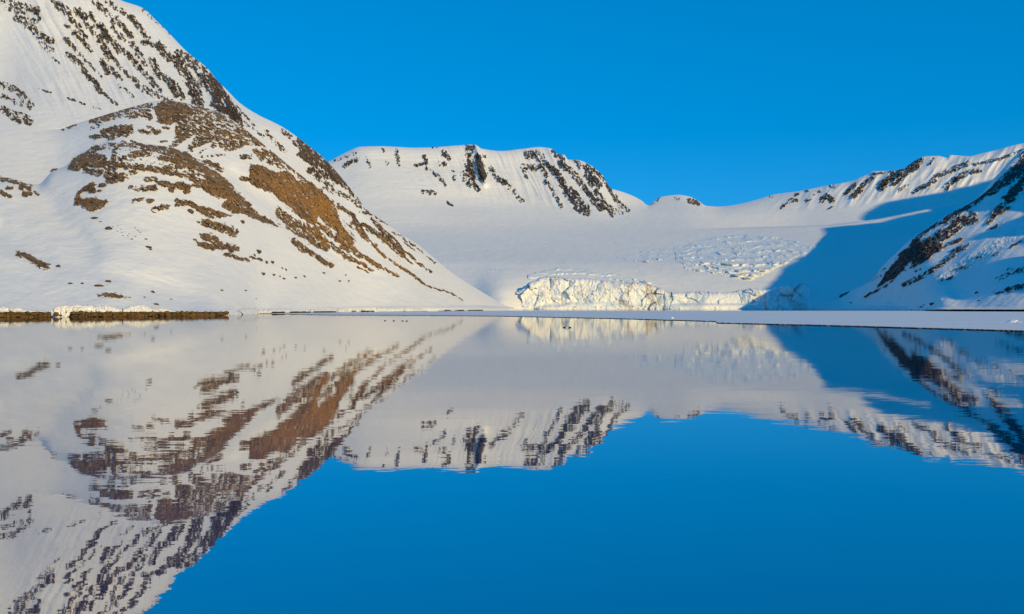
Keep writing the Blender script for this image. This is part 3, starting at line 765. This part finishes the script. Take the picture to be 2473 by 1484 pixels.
# ---- ridge and spur that carry the right mountain on beyond the frame
def ridge(name, crest, reach_near, reach_far, seed, n=140, m=40):
    c = np.array(crest, float)
    seg = np.concatenate([[0], np.cumsum(np.linalg.norm(np.diff(c[:, :2], axis=0), axis=1))])
    t = np.linspace(0, seg[-1], n)
    C = np.stack([np.interp(t, seg, c[:, k]) for k in range(3)], 1)
    T = np.gradient(C[:, :2], axis=0); T /= np.linalg.norm(T, axis=1)[:, None]
    N = np.stack([T[:, 1], -T[:, 0]], 1)
    C[:, 2] += 7 * fbm(t / 90, t * 0 + seed, 4, seed)
    u = np.concatenate([-np.linspace(1, 0, m) ** 1.5, np.linspace(0, 1, m)[1:] ** 1.5])
    P = np.zeros((n, len(u), 3))
    for j, v in enumerate(u):
        r = (reach_near * np.maximum(C[:, 2], 20) + 15) * abs(v)
        P[:, j, :2] = C[:, :2] - N * np.sign(v) * r[:, None]
        drop = (1 - abs(v)) ** 1.15
        P[:, j, 2] = -4 + (C[:, 2] + 4) * drop + 10 * fbm(P[:, j, 0] / 80, P[:, j, 1] / 80, 4, seed + 1) * min(1, 5 * abs(v))
    o = new_mesh(name, P.reshape(-1, 3), grid_faces(n, len(u)), True, [m_snow_near])
    return tag(o, kind='structure')

def sun_point(p, q, S):
    ca, sa, te = math.cos(SUN_AZ), math.sin(SUN_AZ), math.tan(SUN_EL)
    return (p * ca + q * sa, p * sa - q * ca, S + q * te)
def sun_coords(x, y, depth):
    X, Y, Z = place(np.array(float(x)), np.array(float(y)), depth(np.array([float(x)]), np.array([float(y)]))[0])
    p = X * math.cos(SUN_AZ) + Y * math.sin(SUN_AZ); q = X * math.sin(SUN_AZ) - Y * math.cos(SUN_AZ)
    return p, Z - q * math.tan(SUN_EL)
# the crest is as high as the edge of its shadow on the glacier asks for
_edge = sorted(sun_coords(x, y, depth_basin) for x, y in ((1815, 740), (1845, 700), (1870, 670), (1900, 640), (1950, 615), (1997, 590), (1992, 575), (1987, 551), (2075, 533), (2085, 515), (2140, 488), (2300, 468), (2473, 415)))
_edge = sorted(_edge + [(p, S - 9) for p, S in (sun_coords(x, y, depth_basin) for x, y in ((2115, 536), (2150, 526), (2200, 515), (2250, 506)))])
_edge = [e for e in _edge if e[0] > 1690]
_ep, _es = np.array([e[0] for e in _edge]), np.maximum.accumulate(np.array([e[1] for e in _edge]))
_pp = np.linspace(_ep[0], _ep[-1], 60)
_ss = np.interp(_pp, _ep, _es)
crest = [sun_point(p, -250, S) for p, S in ((1250, 200), (1400, 295), (1453, 318), (1484, 326), (1510, 360), (1556, 376), (1634, 400), (1670, 430))] + [sun_point(p, -250, S) for p, S in zip(_pp, _ss)] + [sun_point(_ep[-1] + 400, -250, _es[-1] + 110)]
ridge('right_mountain_ridge', crest, 1.05, 1.05, 51, 260)
ridge('right_mountain_spur', [sun_point(p, -100, S) for p, S in SPUR], 0.9, 0.9, 52)

# ------------------------------------------------------------------ water and sea ice
water = new_mesh('water', [(-6000, -3000, 0), (6000, -3000, 0), (6000, 6500, 0), (-6000, 6500, 0)], [(0, 1, 2, 3)], False, [m_water])
tag(water, kind='structure')

def flat_sheet(name, front, back, x0, x1, z, n, mat, edge_mat, jag, seed):
    """floating plate of ice between a near and a far edge given in frame units"""
    xs = np.concatenate([np.linspace(x0, x1, n - 80), np.linspace(x1 + 12, 9000, 80)])
    yf = line(front)(xs) ; yb = line(back)(xs)
    yf = yf + jag * fbm(xs / 9, xs * 0, 4, seed)
    Df = (CAM_H - z) * F_PX / (yf - CY); Db = (CAM_H - z) * F_PX / (yb - CY)
    Db = np.maximum(Db, Df + 0.5)
    rows = []
    for t in np.linspace(0, 1, 12):
        D = Df + (Db - Df) * t ** 1.6
        X = (xs - CX) / F_PX * D
        rows.append(np.stack([X, D, z + 0.03 * fbm(X / 6, D / 6, 3, seed)], -1))
    P = np.array(rows)
    low = P[:1].copy(); low[..., 2] = -0.3
    far = P[-1:].copy(); far[..., 2] = -0.3
    A = np.concatenate([P, far], 0)
    o = new_mesh(name, A.reshape(-1, 3), grid_faces(A.shape[0], n), False, [mat])
    tag(o, kind='structure')
    lip = np.concatenate([low, P[:1]], 0); lip[..., 1] -= 0.02
    e = new_mesh('ice_edge', lip.reshape(-1, 3), grid_faces(2, n), False, [edge_mat], {'ochre': np.full(2 * n, 0.3)}, o)
    return o
flat_sheet('sea_ice', [(640, 757.8), (785, 760.7), (1000, 761.6), (1207, 763.4), (1500, 769.5), (1728, 775.8), (1732, 779.4), (2000, 785.5), (2473, 798.5), (2800, 808), (3500, 816), (9000, 826)],
           [(640, 757.5), (720, 756.2), (845, 754.6), (1087, 752.0), (1160, 751.2), (1245, 750.6), (1600, 750.8), (2200, 751.2), (2300, 752.6), (2473, 753.2), (2800, 755), (9000, 768)], 642, 2790, 0.16, 1180, m_sea_ice, m_ice_edge, 0.5, 61)

# ------------------------------------------------------------------ glacier front, icefall
REG['i'] = (6.3016, 1207.5, 652.1)
DIRT = paint("""i .8 12 1960,240 1945,400|i .75 20 2250,220 2220,360 2280,440|i .6 40 2250,215 2290,260|i .5 60 1860,500 2000,570|i .42 30 850,110 820,200|i .65 25 130,490 220,540
i .5 30 1960,210 2010,215|i .65 12 1650,80 1750,100|i .55 25 1980,140 2000,150|i .5 10 410,230 540,390|i .45 10 1780,220 1790,290|i .5 12 2300,420 2380,520|i .4 40 2560,330 2600,420|s .5 6 1585,690 1590,700
i .5 60 2250,300 2350,350|s .4 12 1570,700 1578,735|i .35 14 640,320 660,420""".replace('\n', '|'))
DARK = paint("""i .9 9 290,430 290,480|i .9 22 1085,180 1112,205|i .85 34 1810,450 1822,465|i .95 38 2130,540 2160,545|i .95 36 2290,530 2320,515|i .8 20 1700,520 1715,545|i .8 24 2480,430 2500,480|s .85 9 1618,716 1624,722
s .7 6 1640,728 1655,736|s .6 5 1680,700 1684,730|s .7 4 1880,705 1905,722 1920,730|s .6 4 1905,728 1940,737|s .5 3 1800,568 1801,580""".replace('\n', '|'))
_plain_top = front_top
def front_top(x): return _plain_top(x) + (2.6 * fbm(np.asarray(x, float) / 14, np.asarray(x, float) * 0, 4, 77) + 1.5 * np.sin(np.floor(np.asarray(x, float) / 7.0) * 12.9)) * smooth(1240, 1262, x) * smooth(1955, 1930, x)
def front_relief(x, y):
    wx, wy = x + 6 * fbm(x / 20, y / 20, 3, 71), y + 6 * fbm(x / 20, y / 20, 3, 72)
    a, ea = cells(wx, wy * 0.8, 30, 5, 1.6); b, eb = cells(wx, wy * 0.85, 11, 6, 1.6); c, ec = cells(wx, wy, 4.5, 7, 1.5)
    return a, ea, b, eb, c, ec
def front_apron(x, y):
    """smooth drifted snow at the foot of the cliff"""
    a = smooth(0, 9, y - (736 - 12 * np.exp(-((x - 1440) / 80) ** 2) + 5 * fbm(x / 25, y / 25, 3, 76))) * smooth(1280, 1330, x) * smooth(1560, 1500, x)
    return np.maximum(a, smooth(0, 8, y - 731) * smooth(1600, 1640, x) * smooth(1850, 1800, x))
def depth_front(x, y):
    a, ea, b, eb, c, ec = front_relief(x, y)
    k = 1 - 0.8 * front_apron(x, y)
    k = k * (1 - 0.55 * smooth(1610, 1650, x) * smooth(1800, 1770, x))
    D = 1990 + 0.35 * (745 - y) + 14 * fbm(x / 90, y / 60, 2, 73)
    D = D - 14 * front_apron(x, y) * smooth(715, 745, y)
    D = D - k * (6 * a + 1.8 * b + 0.6 * c - 3.0 * np.exp(-ea * 9) - 1.2 * np.exp(-eb * 8)) + 18 * np.exp(-np.maximum(y - front_top(x), 0) / 3.0)
    w = smooth(1935, 1962, x) * 0.8
    return D * (1 - w) + (basin(x, y) - 6) * w
def front_crack(x, y):
    a, ea, b, eb, c, ec = front_relief(x, y)
    m = smooth(0.05, 0.3, fbm(x / 40, y / 30, 2, 74))
    return np.clip(sample(DARK, x, y) + (0.25 * np.exp(-ea * 16) + 0.2 * np.exp(-eb * 11) * m) * (1 - front_apron(x, y)), 0, 1)
ice_front = sheet('glacier_front', columns(1234.2, 1962.8, 1.15), line([(1200, 745.8), (2000, 745.8)]), front_top, depth_front, 100, m_ice,
                  attrs={'dirt': lambda x, y: np.clip(sample(DIRT, x, y) * (1 + 0.8 * fbm(x / 5, y / 5, 3, 75)), 0, 1), 'crack': front_crack})
tag(ice_front, 'cream coloured fractured ice cliff of the glacier front, streaked brown, standing at the water', 'ice cliff')

def ice_patch(name, x0, x1, y0, y1, step, label, cat, amp=1.0):
    xs = np.arange(x0, x1, step); ys = np.arange(y1, y0, -step * 0.8)
    X, Y = np.meshgrid(xs, ys)
    F = sample(ICEMAP, X, Y); u, v = turned(X, Y, 6, 22, 6)
    F = F + 0.7 * fbm(u, v, 4, 81) * smooth(0.02, 0.3, F) + 0.14 * smooth(0.3, 0.7, F)
    wx, wy = X + 8 * fbm(X / 25, Y / 14, 3, 82), Y + 4 * fbm(X / 25, Y / 14, 3, 83)
    a, ea = cells(wx * 0.36, wy, 16, 8, 0.8); b, eb = cells(wx * 0.45, wy, 5.5, 9, 0.9)
    D = depth_basin(X, Y)
    up = smooth(0.45, 0.7, F)
    tv = (Y + 15 * fbm(X / 95, Y / 36, 3, 87) + 1.5 * fbm(X / 14, Y / 9, 2, 88)) / 14.0
    ph = tv - np.floor(tv)
    terr = np.where(ph < 0.45, ph / 0.45, (1 - ph) / 0.55)      # steep broken front, flat top behind it
    off = np.where(F < 0.45, (F - 0.45) * 30, (F - 0.45) * 10 + up * smooth(0.45, 1.25, F) * (38 * terr - 12 + 8 * a + 2.5 * b - 4 * np.exp(-ea * 10) - 1.5 * np.exp(-eb * 10)) * smooth(-0.5, 0.0, fbm(X / 45, Y / 10, 2, 86)) + up * 4) * amp
    P = place(X, Y, D - off)
    keep = F > 0.38
    fm = (keep[:-1, :-1] | keep[1:, :-1] | keep[:-1, 1:] | keep[1:, 1:]).ravel()
    q = grid_faces(*X.shape)[fm]; uq, inv = np.unique(q, return_inverse=True)
    crack = np.clip(0.25 * np.exp(-ea * 12) + 0.2 * np.exp(-eb * 10) * smooth(0, 0.25, fbm(X / 30, Y / 12, 2, 84)) + sample(DARK, X, Y), 0, 1) * up
    o = new_mesh(name, P.reshape(-1, 3)[uq], inv.reshape(-1, 4), True, [m_ice], {'dirt': np.zeros(len(uq)), 'crack': crack.ravel()[uq]})
    return tag(o, label, cat)
ice_patch('icefall', 1530, 2020, 552, 692, 1.1, 'large broken icefall of pale blue crevassed ice in the middle of the snowfield', 'icefall')
ice_patch('crevasse_field', 1478, 1530, 612, 640, 1.3, 'small crevassed ice lip in the smooth snow left of the large icefall', 'crevasse', 0.5)
ice_patch('crevasse_field', 1165, 1232, 640, 662, 1.3, 'tiny line of crevasses in the snow near the foot of the brown slope', 'crevasse', 0.4)
ice_patch('crevasse_field', 1275, 1560, 646, 690, 1.2, 'long white broken ice rim along the top of the ice cliff', 'crevasse', 0.45)

# ------------------------------------------------------------------ shore of the left slope: snow banks, weed covered rocks
def bank(label, top, bottom, x0, x1, name='snow_bank', set_back=0.0, undercut=(), amp=1.0, seed=0, step=0.9):
    tf, bf = curve(top), line(bottom)
    def dep(x, y):
        base = CAM_H * F_PX / np.maximum(shore_left(x) - CY, 3) * 0.996 + set_back
        sc = base / 400.0
        a, ea = cells(x + 2 * fbm(x / 8, y / 8, 2, 91), y, 11 / sc ** 0.5, 11, 1.3); b, eb = cells(x, y, 4.2, 12, 1.3)
        rise = (bf(x) - y) / np.maximum(bf(x) - tf(x), 0.5)
        return base + amp * sc * (0.9 * a + 0.35 * b + 0.5 * np.exp(-ea * 8)) + 2.2 * sc * np.clip(rise, 0, 1) ** 3 - 0.5 * sc
    xs = np.arange(x0, x1, step)
    o = sheet(name, xs, bf, tf, dep, 26, m_snow_bank, foot=False)
    tag(o, label, 'snow bank', 'snow banks along the left shore')
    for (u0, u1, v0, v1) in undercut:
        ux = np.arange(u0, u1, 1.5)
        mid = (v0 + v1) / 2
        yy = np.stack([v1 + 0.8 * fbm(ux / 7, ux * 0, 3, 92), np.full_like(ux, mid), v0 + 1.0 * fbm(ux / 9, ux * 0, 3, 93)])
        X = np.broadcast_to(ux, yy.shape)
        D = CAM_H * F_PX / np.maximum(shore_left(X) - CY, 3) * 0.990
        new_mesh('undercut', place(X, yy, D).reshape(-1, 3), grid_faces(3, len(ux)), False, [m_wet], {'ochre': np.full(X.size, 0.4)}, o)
    return o
bank('low white snow bank at the left frame edge above the weed covered rocks', [(-130, 744), (-40, 741), (0, 742.2), (15, 741.6), (40, 742.6), (66, 748.2), (90, 749), (120, 753.9)], [(-130, 755), (122, 754.6)], -120, 119.5)
bank('tall lumpy white snow bank beside the gap in the rocky shore', [(122, 750), (130, 745), (138, 740.4), (152, 738.5), (178, 738), (186, 736.7), (208, 736.4), (232, 739), (256, 737.3), (275, 739.8), (290, 745.6), (297, 745.8)], [(120, 757), (126, 766), (165, 766.2), (170, 757.5), (180, 754.4), (300, 754)], 122.5, 296)
bank('rounded white snow bank tapering to the right above the dark shore rocks', [(297, 745), (303, 744), (308, 742), (314, 739.1), (326, 737.3), (340, 737.2), (357, 740.4), (370, 743.4), (400, 745.3), (418, 748.9), (427, 751.4), (485, 751.6), (535, 752)], [(296, 754), (536, 753.9)], 297.5, 535)
bank('short snow bank at the right end of the weed covered rocks', [(536, 750), (540, 747.8), (546, 746.8), (564, 747.7), (570, 751), (578, 754.5)], [(535, 755), (579, 757.2)], 536.5, 577)
bank('long low snow bank with a dark undercut along the shore', [(576, 752), (581, 747.5), (604, 745.2), (657, 748.4), (710, 748), (765, 747.3), (812, 746)], [(576, 759.6), (604, 758.6), (657, 756.6), (816, 754.2)], 577, 815, undercut=((657, 690, 753.2, 756.4), (700, 752, 752.8, 756), (757, 814, 752.2, 754.9)))
bank('broken jagged snow bank farther along the shore', [(814, 748), (820, 746), (840, 742.5), (870, 742.6), (902, 742), (936, 744.5), (970, 743.5), (1006, 744), (1034, 750)], [(814, 754.4), (1036, 751.6)], 815.5, 1034, undercut=((872, 905, 750.8, 753.2), (850, 862, 751.6, 753.4)), amp=0.8)
bank('thin far snow bank near the foot of the brown slope', [(1060, 749.5), (1075, 747.6), (1100, 747.2), (1130, 747.8), (1165, 746.8), (1215, 747.5), (1232, 748.5)], [(1058, 751.2), (1234, 749.6)], 1061, 1230, undercut=((1074, 1090, 749.2, 750.6), (1100, 1122, 749, 750.5), (1132, 1168, 748.8, 750.2)), amp=0.6)

import bmesh
def stone_mesh(name, rx, ry, rz, seed, mat, sub=2, blocky=0.25, ochre=0.2):
    r = random.Random(seed)
    bm = bmesh.new()
    bmesh.ops.create_icosphere(bm, subdivisions=sub, radius=1.0)
    planes = []
    for _ in range(7):
        v = Vector((r.uniform(-1, 1), r.uniform(-1, 1), r.uniform(-0.4, 1))).normalized()
        planes.append((v, r.uniform(0.55, 0.9)))
    for v in bm.verts:
        c = v.co.copy()
        for n, d in planes:
            k = c.dot(n) - d
            if k > 0: c -= n * k * (0.5 + blocky * 2 if blocky < 0.25 else 0.95)
        j = 0.06
        c += Vector((r.uniform(-j, j), r.uniform(-j, j), r.uniform(-j, j)))
        v.co = Vector((c.x * rx, c.y * ry, c.z * rz))
    me = bpy.data.meshes.new(name); bm.to_mesh(me); bm.free()
    a = me.attributes.new('ochre', 'FLOAT', 'POINT'); a.data.foreach_set('value', np.full(len(me.vertices), ochre, np.float32))
    me.materials.append(mat)
    return me
def stone(name, x, y, w, h, D, seed, mat=None, parent=None, sub=2, ochre=0.2, rot=None):
    k = D / F_PX
    me = stone_mesh(name, w * 0.5 * k * 1.12, w * 0.42 * k, h * 0.62 * k, seed, mat or m_boulder, sub, ochre=ochre)
    o = bpy.data.objects.new(name, me)
    p = place(np.array(float(x)), np.array(float(y) + h * 0.08), np.array(float(D)))
    o.location = Vector([float(v) for v in p]) - (parent.location if parent else Vector((0, 0, 0)))
    rr = random.Random(seed + 5)
    o.rotation_euler = rot or (rr.uniform(-.15, .15), rr.uniform(-.2, .2), rr.uniform(-.3, .3))
    col.objects.link(o)
    if parent: o.parent = parent
    return o

def rock_wall(x0, x1, label, seed, big=1.0):
    r = random.Random(seed)
    Dm = float(CAM_H * F_PX / (shore_left((x0 + x1) / 2) - CY))
    root = empty('shore_rock_wall', ((float((x0 + x1) / 2) - CX) / F_PX * Dm, Dm, 0))
    tag(root, label, 'rock wall', 'weed covered rock walls of the left shore')
    # dark earth behind the rocks
    xs = np.arange(x0 - 1, x1 + 1, 2.0)
    yb = shore_left(xs) + 0.6
    ys = np.stack([yb, (yb + 754) / 2 + 1.0 * fbm(xs / 6, xs * 0, 2, seed), 753.6 + 1.3 * fbm(xs / 8, xs * 0, 3, seed + 2)])
    X = np.broadcast_to(xs, ys.shape); D = CAM_H * F_PX / (shore_left(X) - CY) * 0.9945
    V = place(X, ys, D) - np.array(root.location)
    new_mesh('dark_bank', V.reshape(-1, 3), grid_faces(3, len(xs)), False, [m_wet], {'ochre': np.full(X.size, 0.3)}, root)
    for row, (fr, sz) in enumerate(((0.30, 1.0), (0.78, 1.15))):
        x = x0 + r.uniform(0, 3)
        while x < x1 - 2:
            w = r.uniform(6, 14) * sz * big; h = r.uniform(5.5, 8.5) * big ** 0.5
            sh = float(shore_left(x)); top = 754.2
            y = top + (sh - top) * fr + r.uniform(-2.0, 1.2)
            if x + w * 0.5 < x1 + 3:
                D = CAM_H * F_PX / (sh - CY) * (0.9925 - 0.003 * row)
                stone('rock', x + w * 0.45, y, w, h, D, r.randint(0, 10 ** 6), m_kelp, root, 2, r.uniform(0, 0.8))
            x += w * r.uniform(0.62, 0.9)
    return root
rock_wall(-60, 119, 'short wall of brown weed covered rocks at the left frame edge', 3, 1.25)
rock_wall(170, 380, 'wall of small rounded weed covered rocks under the tall snow bank', 4, 0.85)
rock_wall(380, 545, 'wall of larger brown shore rocks ending where the shore turns to snow', 5, 1.3)
def shore_D(x): return float(CAM_H * F_PX / (shore_left(x) - CY))
tag(stone('boulder', 135.5, 758.5, 13.5, 9.5, shore_D(135) * 0.985, 301, m_kelp, ochre=0.5), 'brown boulder in the snowy gap between the two shore rock walls', 'boulder')
tag(stone('boulder', 147, 762, 8, 5, shore_D(147) * 0.983, 302, m_kelp, ochre=0.4), 'small brown stone half in snow right of the boulder in the shore gap', 'boulder')
o = sheet('shore_rock_ledge', np.arange(2238, 2640, 1.6), lambda x: line([(2230, 749.6), (2255, 751.4), (2473, 752.6), (2700, 754)])(x), lambda x: line([(2230, 748.9), (2250, 748.2), (2300, 747.6), (2473, 747.9), (2700, 748.6)])(x) + 0.5 * fbm(x / 9, x * 0, 3, 95),
      lambda x, y: CAM_H * F_PX / np.maximum(shore_right(x) - CY, 3) * 0.985 + 4 * cells(x, y, 6, 13, 1.2)[0], 10, m_wet, skirt=True)
tag(o, 'long black wet rock ledge along the right shore above the sea ice', 'rock ledge')

# ------------------------------------------------------------------ boulders on the snow
def at_d(u, v): return u / 3.7236, v / 3.7236 + 543.4
def at_b(u, v): return u / 3.964, v / 3.964 + 229.4
def at_c(u, v): return u / 3.964 + 422.6, v / 3.964 + 229.4
def at_h(u, v): return u / 4.5511 + 603.8, v / 4.5511 + 531.3
B = []
for u, v, w, h, lab in (
    (975, 32, 64, 46, 'large square dark block alone in the middle of the snow slope'),
    (1333, 200, 68, 26, 'flat dark boulder below the square block'),
    (1350, 222, 32, 13, 'thin slab just under the flat dark boulder'),
    (1310, 128, 30, 13, 'small stone above the flat dark boulder'),
    (1185, 130, 24, 13, 'small stone lower right of the square block'),
    (525, 375, 52, 36, 'pointed dark boulder at the lower end of the left rock strip'),
    (628, 527, 46, 19, 'leftmost small boulder of the four near the shore'),
    (740, 527, 36, 17, 'second small boulder from the left near the shore'),
    (885, 547, 88, 29, 'wedge shaped brown boulder above the long flat outcrop near the shore'),
    (968, 510, 60, 31, 'rounded brown boulder uphill of the wedge shaped boulder'),
    (1370, 604, 54, 24, 'pyramid shaped dark boulder right of the long flat outcrop'),
    (1298, 651, 28, 11, 'small dark stone below the pyramid shaped boulder'),
    (1990, 588, 38, 12, 'left one of two thin dark stones low on the snow slope'),
    (2205, 590, 40, 12, 'right one of two thin dark stones low on the snow slope'),
    (1535, 668, 34, 9, 'thin dark sliver of stone close above the shore'),
    (180, 264, 46, 36, 'round brown boulder at the upper end of the left rock strip'),
    (440, 391, 30, 13, 'small stone below the left rock strip'),
    (397, 405, 30, 9, 'flat stone under the left rock strip')):
    B.append((*at_d(u, v), w / 3.7236, h / 3.7236, lab))
for u, v, w, h, lab in (
    (985, 870, 80, 50, 'rounded brown boulder just right of the isolated rock patch on the knoll'),
    (955, 922, 48, 28, 'smaller brown boulder under the rounded boulder on the knoll'),
    (905, 1180, 76, 22, 'flat brown slab on the snow above the square block'),
    (960, 1213, 26, 13, 'small stone below the flat slab on the snow')):
    B.append((*at_b(u, v), w / 3.964, h / 3.964, lab))
for u, v, w, h, lab in (
    (140, 1115, 76, 44, 'brown boulder under the rock band at the foot of the knoll'),
    (220, 1218, 46, 25, 'small brown boulder left of the lowest rock patches'),
    (640, 1213, 70, 36, 'oval brown boulder below the tail of the knoll')):
    B.append((*at_c(u, v), w / 3.964, h / 3.964, lab))
for u, v, w, h, lab in (
    (85, 345, 80, 48, 'largest brown boulder right of the lowest rock patch cluster'),
    (45, 386, 40, 26, 'small boulder directly under the largest boulder of the cluster'),
    (175, 465, 48, 36, 'angular boulder below the row of stones'),
    (240, 465, 62, 30, 'long low boulder beside the angular boulder'),
    (135, 590, 72, 30, 'wedge of dark rock alone at the lower end of the stone scatter'),
    (350, 530, 30, 20, 'left one of two small stones right of the stone scatter'),
    (392, 548, 32, 26, 'right one of two small stones right of the stone scatter'),
    (255, 605, 56, 18, 'flat stone in the lowest row of the scatter'),
    (365, 645, 52, 18, 'flat stone at the right of the lowest row'),
    (325, 622, 30, 16, 'small stone in the middle of the lowest row'),
    (495, 638, 46, 18, 'narrow stone right of the lowest row'),
    (595, 622, 38, 22, 'single round stone far right of the lowest row'),
    (805, 584, 60, 16, 'thin dark sliver of rock below the brown flank'),
    (1048, 608, 24, 18, 'small ochre stone below the brown flank'),
    (980, 673, 52, 14, 'left one of two thin slabs low on the brown flank'),
    (1080, 672, 46, 13, 'right one of two thin slabs low on the brown flank'),
    (65, 866, 18, 10, 'tiny lone stone near the shore bank')):
    B.append((*at_h(u, v), w / 4.5511, h / 4.5511, lab))
for k, (x, y, w, h, lab) in enumerate(B):
    D = float((depth_low if y > float(seam_low(x)) else depth_mid)(np.array([x]), np.array([y]))[0])
    tag(stone('boulder', x, y, w, h, D - 0.15 * w * D / F_PX, 400 + k), lab, 'boulder', 'boulders on the left snow slope')
x, y = at_d(1400, 715)
tag(stone('boulder', x, y, 62 / 3.7236, 25 / 3.7236, float(depth_low(np.array([x]), np.array([y]))[0]), 480, m_lichen, ochre=0.0), 'pale greenish lichen covered boulder just above the tall snow bank', 'boulder', 'boulders on the left snow slope')
rr = random.Random(9)
for k, (u, v) in enumerate(((1058, 10), (1055, 58), (1095, 70), (1258, 66), (1148, 100), (1160, 80), (1215, 28), (1105, 98), (1085, 40), (1015, 18), (1240, 50), (1215, 105))):
    x, y = at_d(u, v)
    tag(stone('boulder', x, y, rr.uniform(3.5, 7), rr.uniform(2.2, 3.4), float(depth_low(np.array([x]), np.array([y]))[0]), 500 + k, sub=1), 'tiny stone in the loose scatter right of the square block', 'stone', 'loose stones right of the square block')

# ------------------------------------------------------------------ blocks of ice and snow on the sea ice and right shore
m_block = snow_material('ice_block_snow', (0.86, 0.87, 0.88), 0.5, 1.5, 0.2)
def ice_block(x, y, w, h, label, seed, z=0.16, cat='ice block', group=None, D=None):
    D = D or float((CAM_H - z) * F_PX / (y + h * 0.4 - CY))
    return tag(stone('ice_block', x, y, w, h, D, seed, m_block, sub=2), label, cat, group)
ice_block(2444, 776.0, 26, 7, 'white wind shaped lump of ice on the sea ice near the right frame edge', 601)
ice_block(2463, 778.4, 14, 2.4, 'thin white slab of ice right of the big lump on the sea ice', 602)
ice_block(1624, 768.2, 7, 4, 'small white ice lump near the edge of the sea ice', 603)
for k, x in enumerate((1288, 1300, 1342, 1352, 1366)):
    ice_block(x, 759.6, 6, 1.2, 'tiny snow ridge on the sea ice in front of the ice cliff', 610 + k, group='tiny snow ridges on the sea ice')
for k, (x, y, w, h, lab) in enumerate(((2148, 729.5, 12, 4.5, 'largest white snow chunk low on the right shore slope'), (2151, 733.6, 6, 2.6, 'small white snow chunk just under the largest one on the right shore'),
        (2175.6, 719.7, 5, 3, 'single white snow chunk below the shaded streaks of the right slope'), (2103.6, 720.6, 5, 3, 'single white snow chunk at the shadow edge on the right shore'), (2275, 722.8, 5, 3, 'lone white snow chunk in the middle of the lit right shore'))):
    ice_block(x, y, w, h, lab, 620 + k, group='snow chunks on the right shore', cat='snow chunk', D=float(depth_right(np.array([float(x)]), np.array([float(y)]))[0]) - 2)
for k, (x, y, w, h, lab) in enumerate(((2250, 735.6, 10, 4.6, 'dark boulder with snow beside it near the right shore'), (2227, 741, 9, 2.6, 'thin dark rock low on the right shore'),
        (2359, 708, 9, 7, 'brown boulder in the blue shadow on the right slope'), (2365, 726, 9, 4.5, 'small dark boulder with a long shadow on the right slope'), (2055, 731, 10, 2.2, 'dark sliver of rock low at the shadow edge on the right'))):
    tag(stone('boulder', x, y, w, h, float(depth_right(np.array([float(x)]), np.array([float(y)]))[0]) - 2, 640 + k), lab, 'boulder', 'boulders on the right shore')
for k in range(26):
    x = 2036 + k * 8.2 + rr.uniform(-3, 3)
    ice_block(x, 747.0 + (x - 2036) * 0.006 + rr.uniform(-0.5, 0.3), rr.uniform(3, 9), rr.uniform(1.2, 2.6), 'small block of stranded ice in the line along the right shore', 660 + k, group='stranded ice blocks along the right shore', D=float(CAM_H * F_PX / (float(shore_right(x)) - CY)) * 0.99)
for k in range(34):
    x = 1262 + k * 15 + rr.uniform(-6, 6)
    w = rr.uniform(3, 8)
    ice_block(x, 741.5 + rr.uniform(-3, 2), w, w * rr.uniform(0.4, 0.7), 'fallen chunk of ice lying at the foot of the ice cliff', 700 + k, group='fallen ice at the foot of the cliff', D=1948 + rr.uniform(-6, 4))

# ------------------------------------------------------------------ birds resting on the water
m_bird = rock_material('dark_plumage', (0.012, 0.011, 0.01), (0.025, 0.022, 0.02), (0.05, 0.045, 0.04), (0.05, 0.04, 0.03), 8.0)
def bird_mesh():
    sp = [(-.25, .09, .008), (-.2, .075, .035), (-.1, .055, .075), (0, .05, .092), (.09, .06, .08), (.14, .10, .05), (.16, .15, .034), (.175, .19, .036), (.2, .205, .034), (.225, .2, .018), (.26, .19, .007), (.285, .185, .002)]
    n = 10; V = []
    for k, (x, z, r) in enumerate(sp):
        a, b = sp[max(0, k - 1)], sp[min(len(sp) - 1, k + 1)]
        t = Vector((b[0] - a[0], 0, b[1] - a[1])).normalized(); up = Vector((-t.z, 0, t.x))
        for j in range(n):
            g = 2 * math.pi * j / n
            V.append(Vector((x, 0, z)) + up * (math.cos(g) * r * 0.85) + Vector((0, math.sin(g) * r, 0)))
    Fc = [(k * n + j, (k + 1) * n + j, (k + 1) * n + (j + 1) % n, k * n + (j + 1) % n) for k in range(len(sp) - 1) for j in range(n)]
    return V, Fc
bv, bf = bird_mesh()
first = None
for x, y, rz, lab in ((930, 775.4, 0.2, 'leftmost of the four dark birds resting on the water'), (951, 775.7, 2.9, 'second from left of the four dark birds on the water'),
                      (972, 775.8, 0.5, 'third from left of the four dark birds on the water'), (982, 776.2, -0.4, 'rightmost of the four dark birds resting on the water'),
                      (1363, 792.0, 0.1, 'left bird of the pair on the water below the ice cliff'), (1376, 792.0, 2.7, 'right bird of the pair on the water below the ice cliff')):
    if first is None:
        o = first = new_mesh('seabird', [tuple(v) for v in bv], bf, True, [m_bird], {'ochre': np.zeros(len(bv))})
    else:
        o = first.copy(); col.objects.link(o)
    D = CAM_H * F_PX / (y - CY)
    o.location = ((x - CX) / F_PX * D, D, -0.015); o.rotation_euler = (0, 0, rz); o.scale = (1.5, 1.5, 1.5)
    tag(o, lab, 'bird', 'birds on the water')
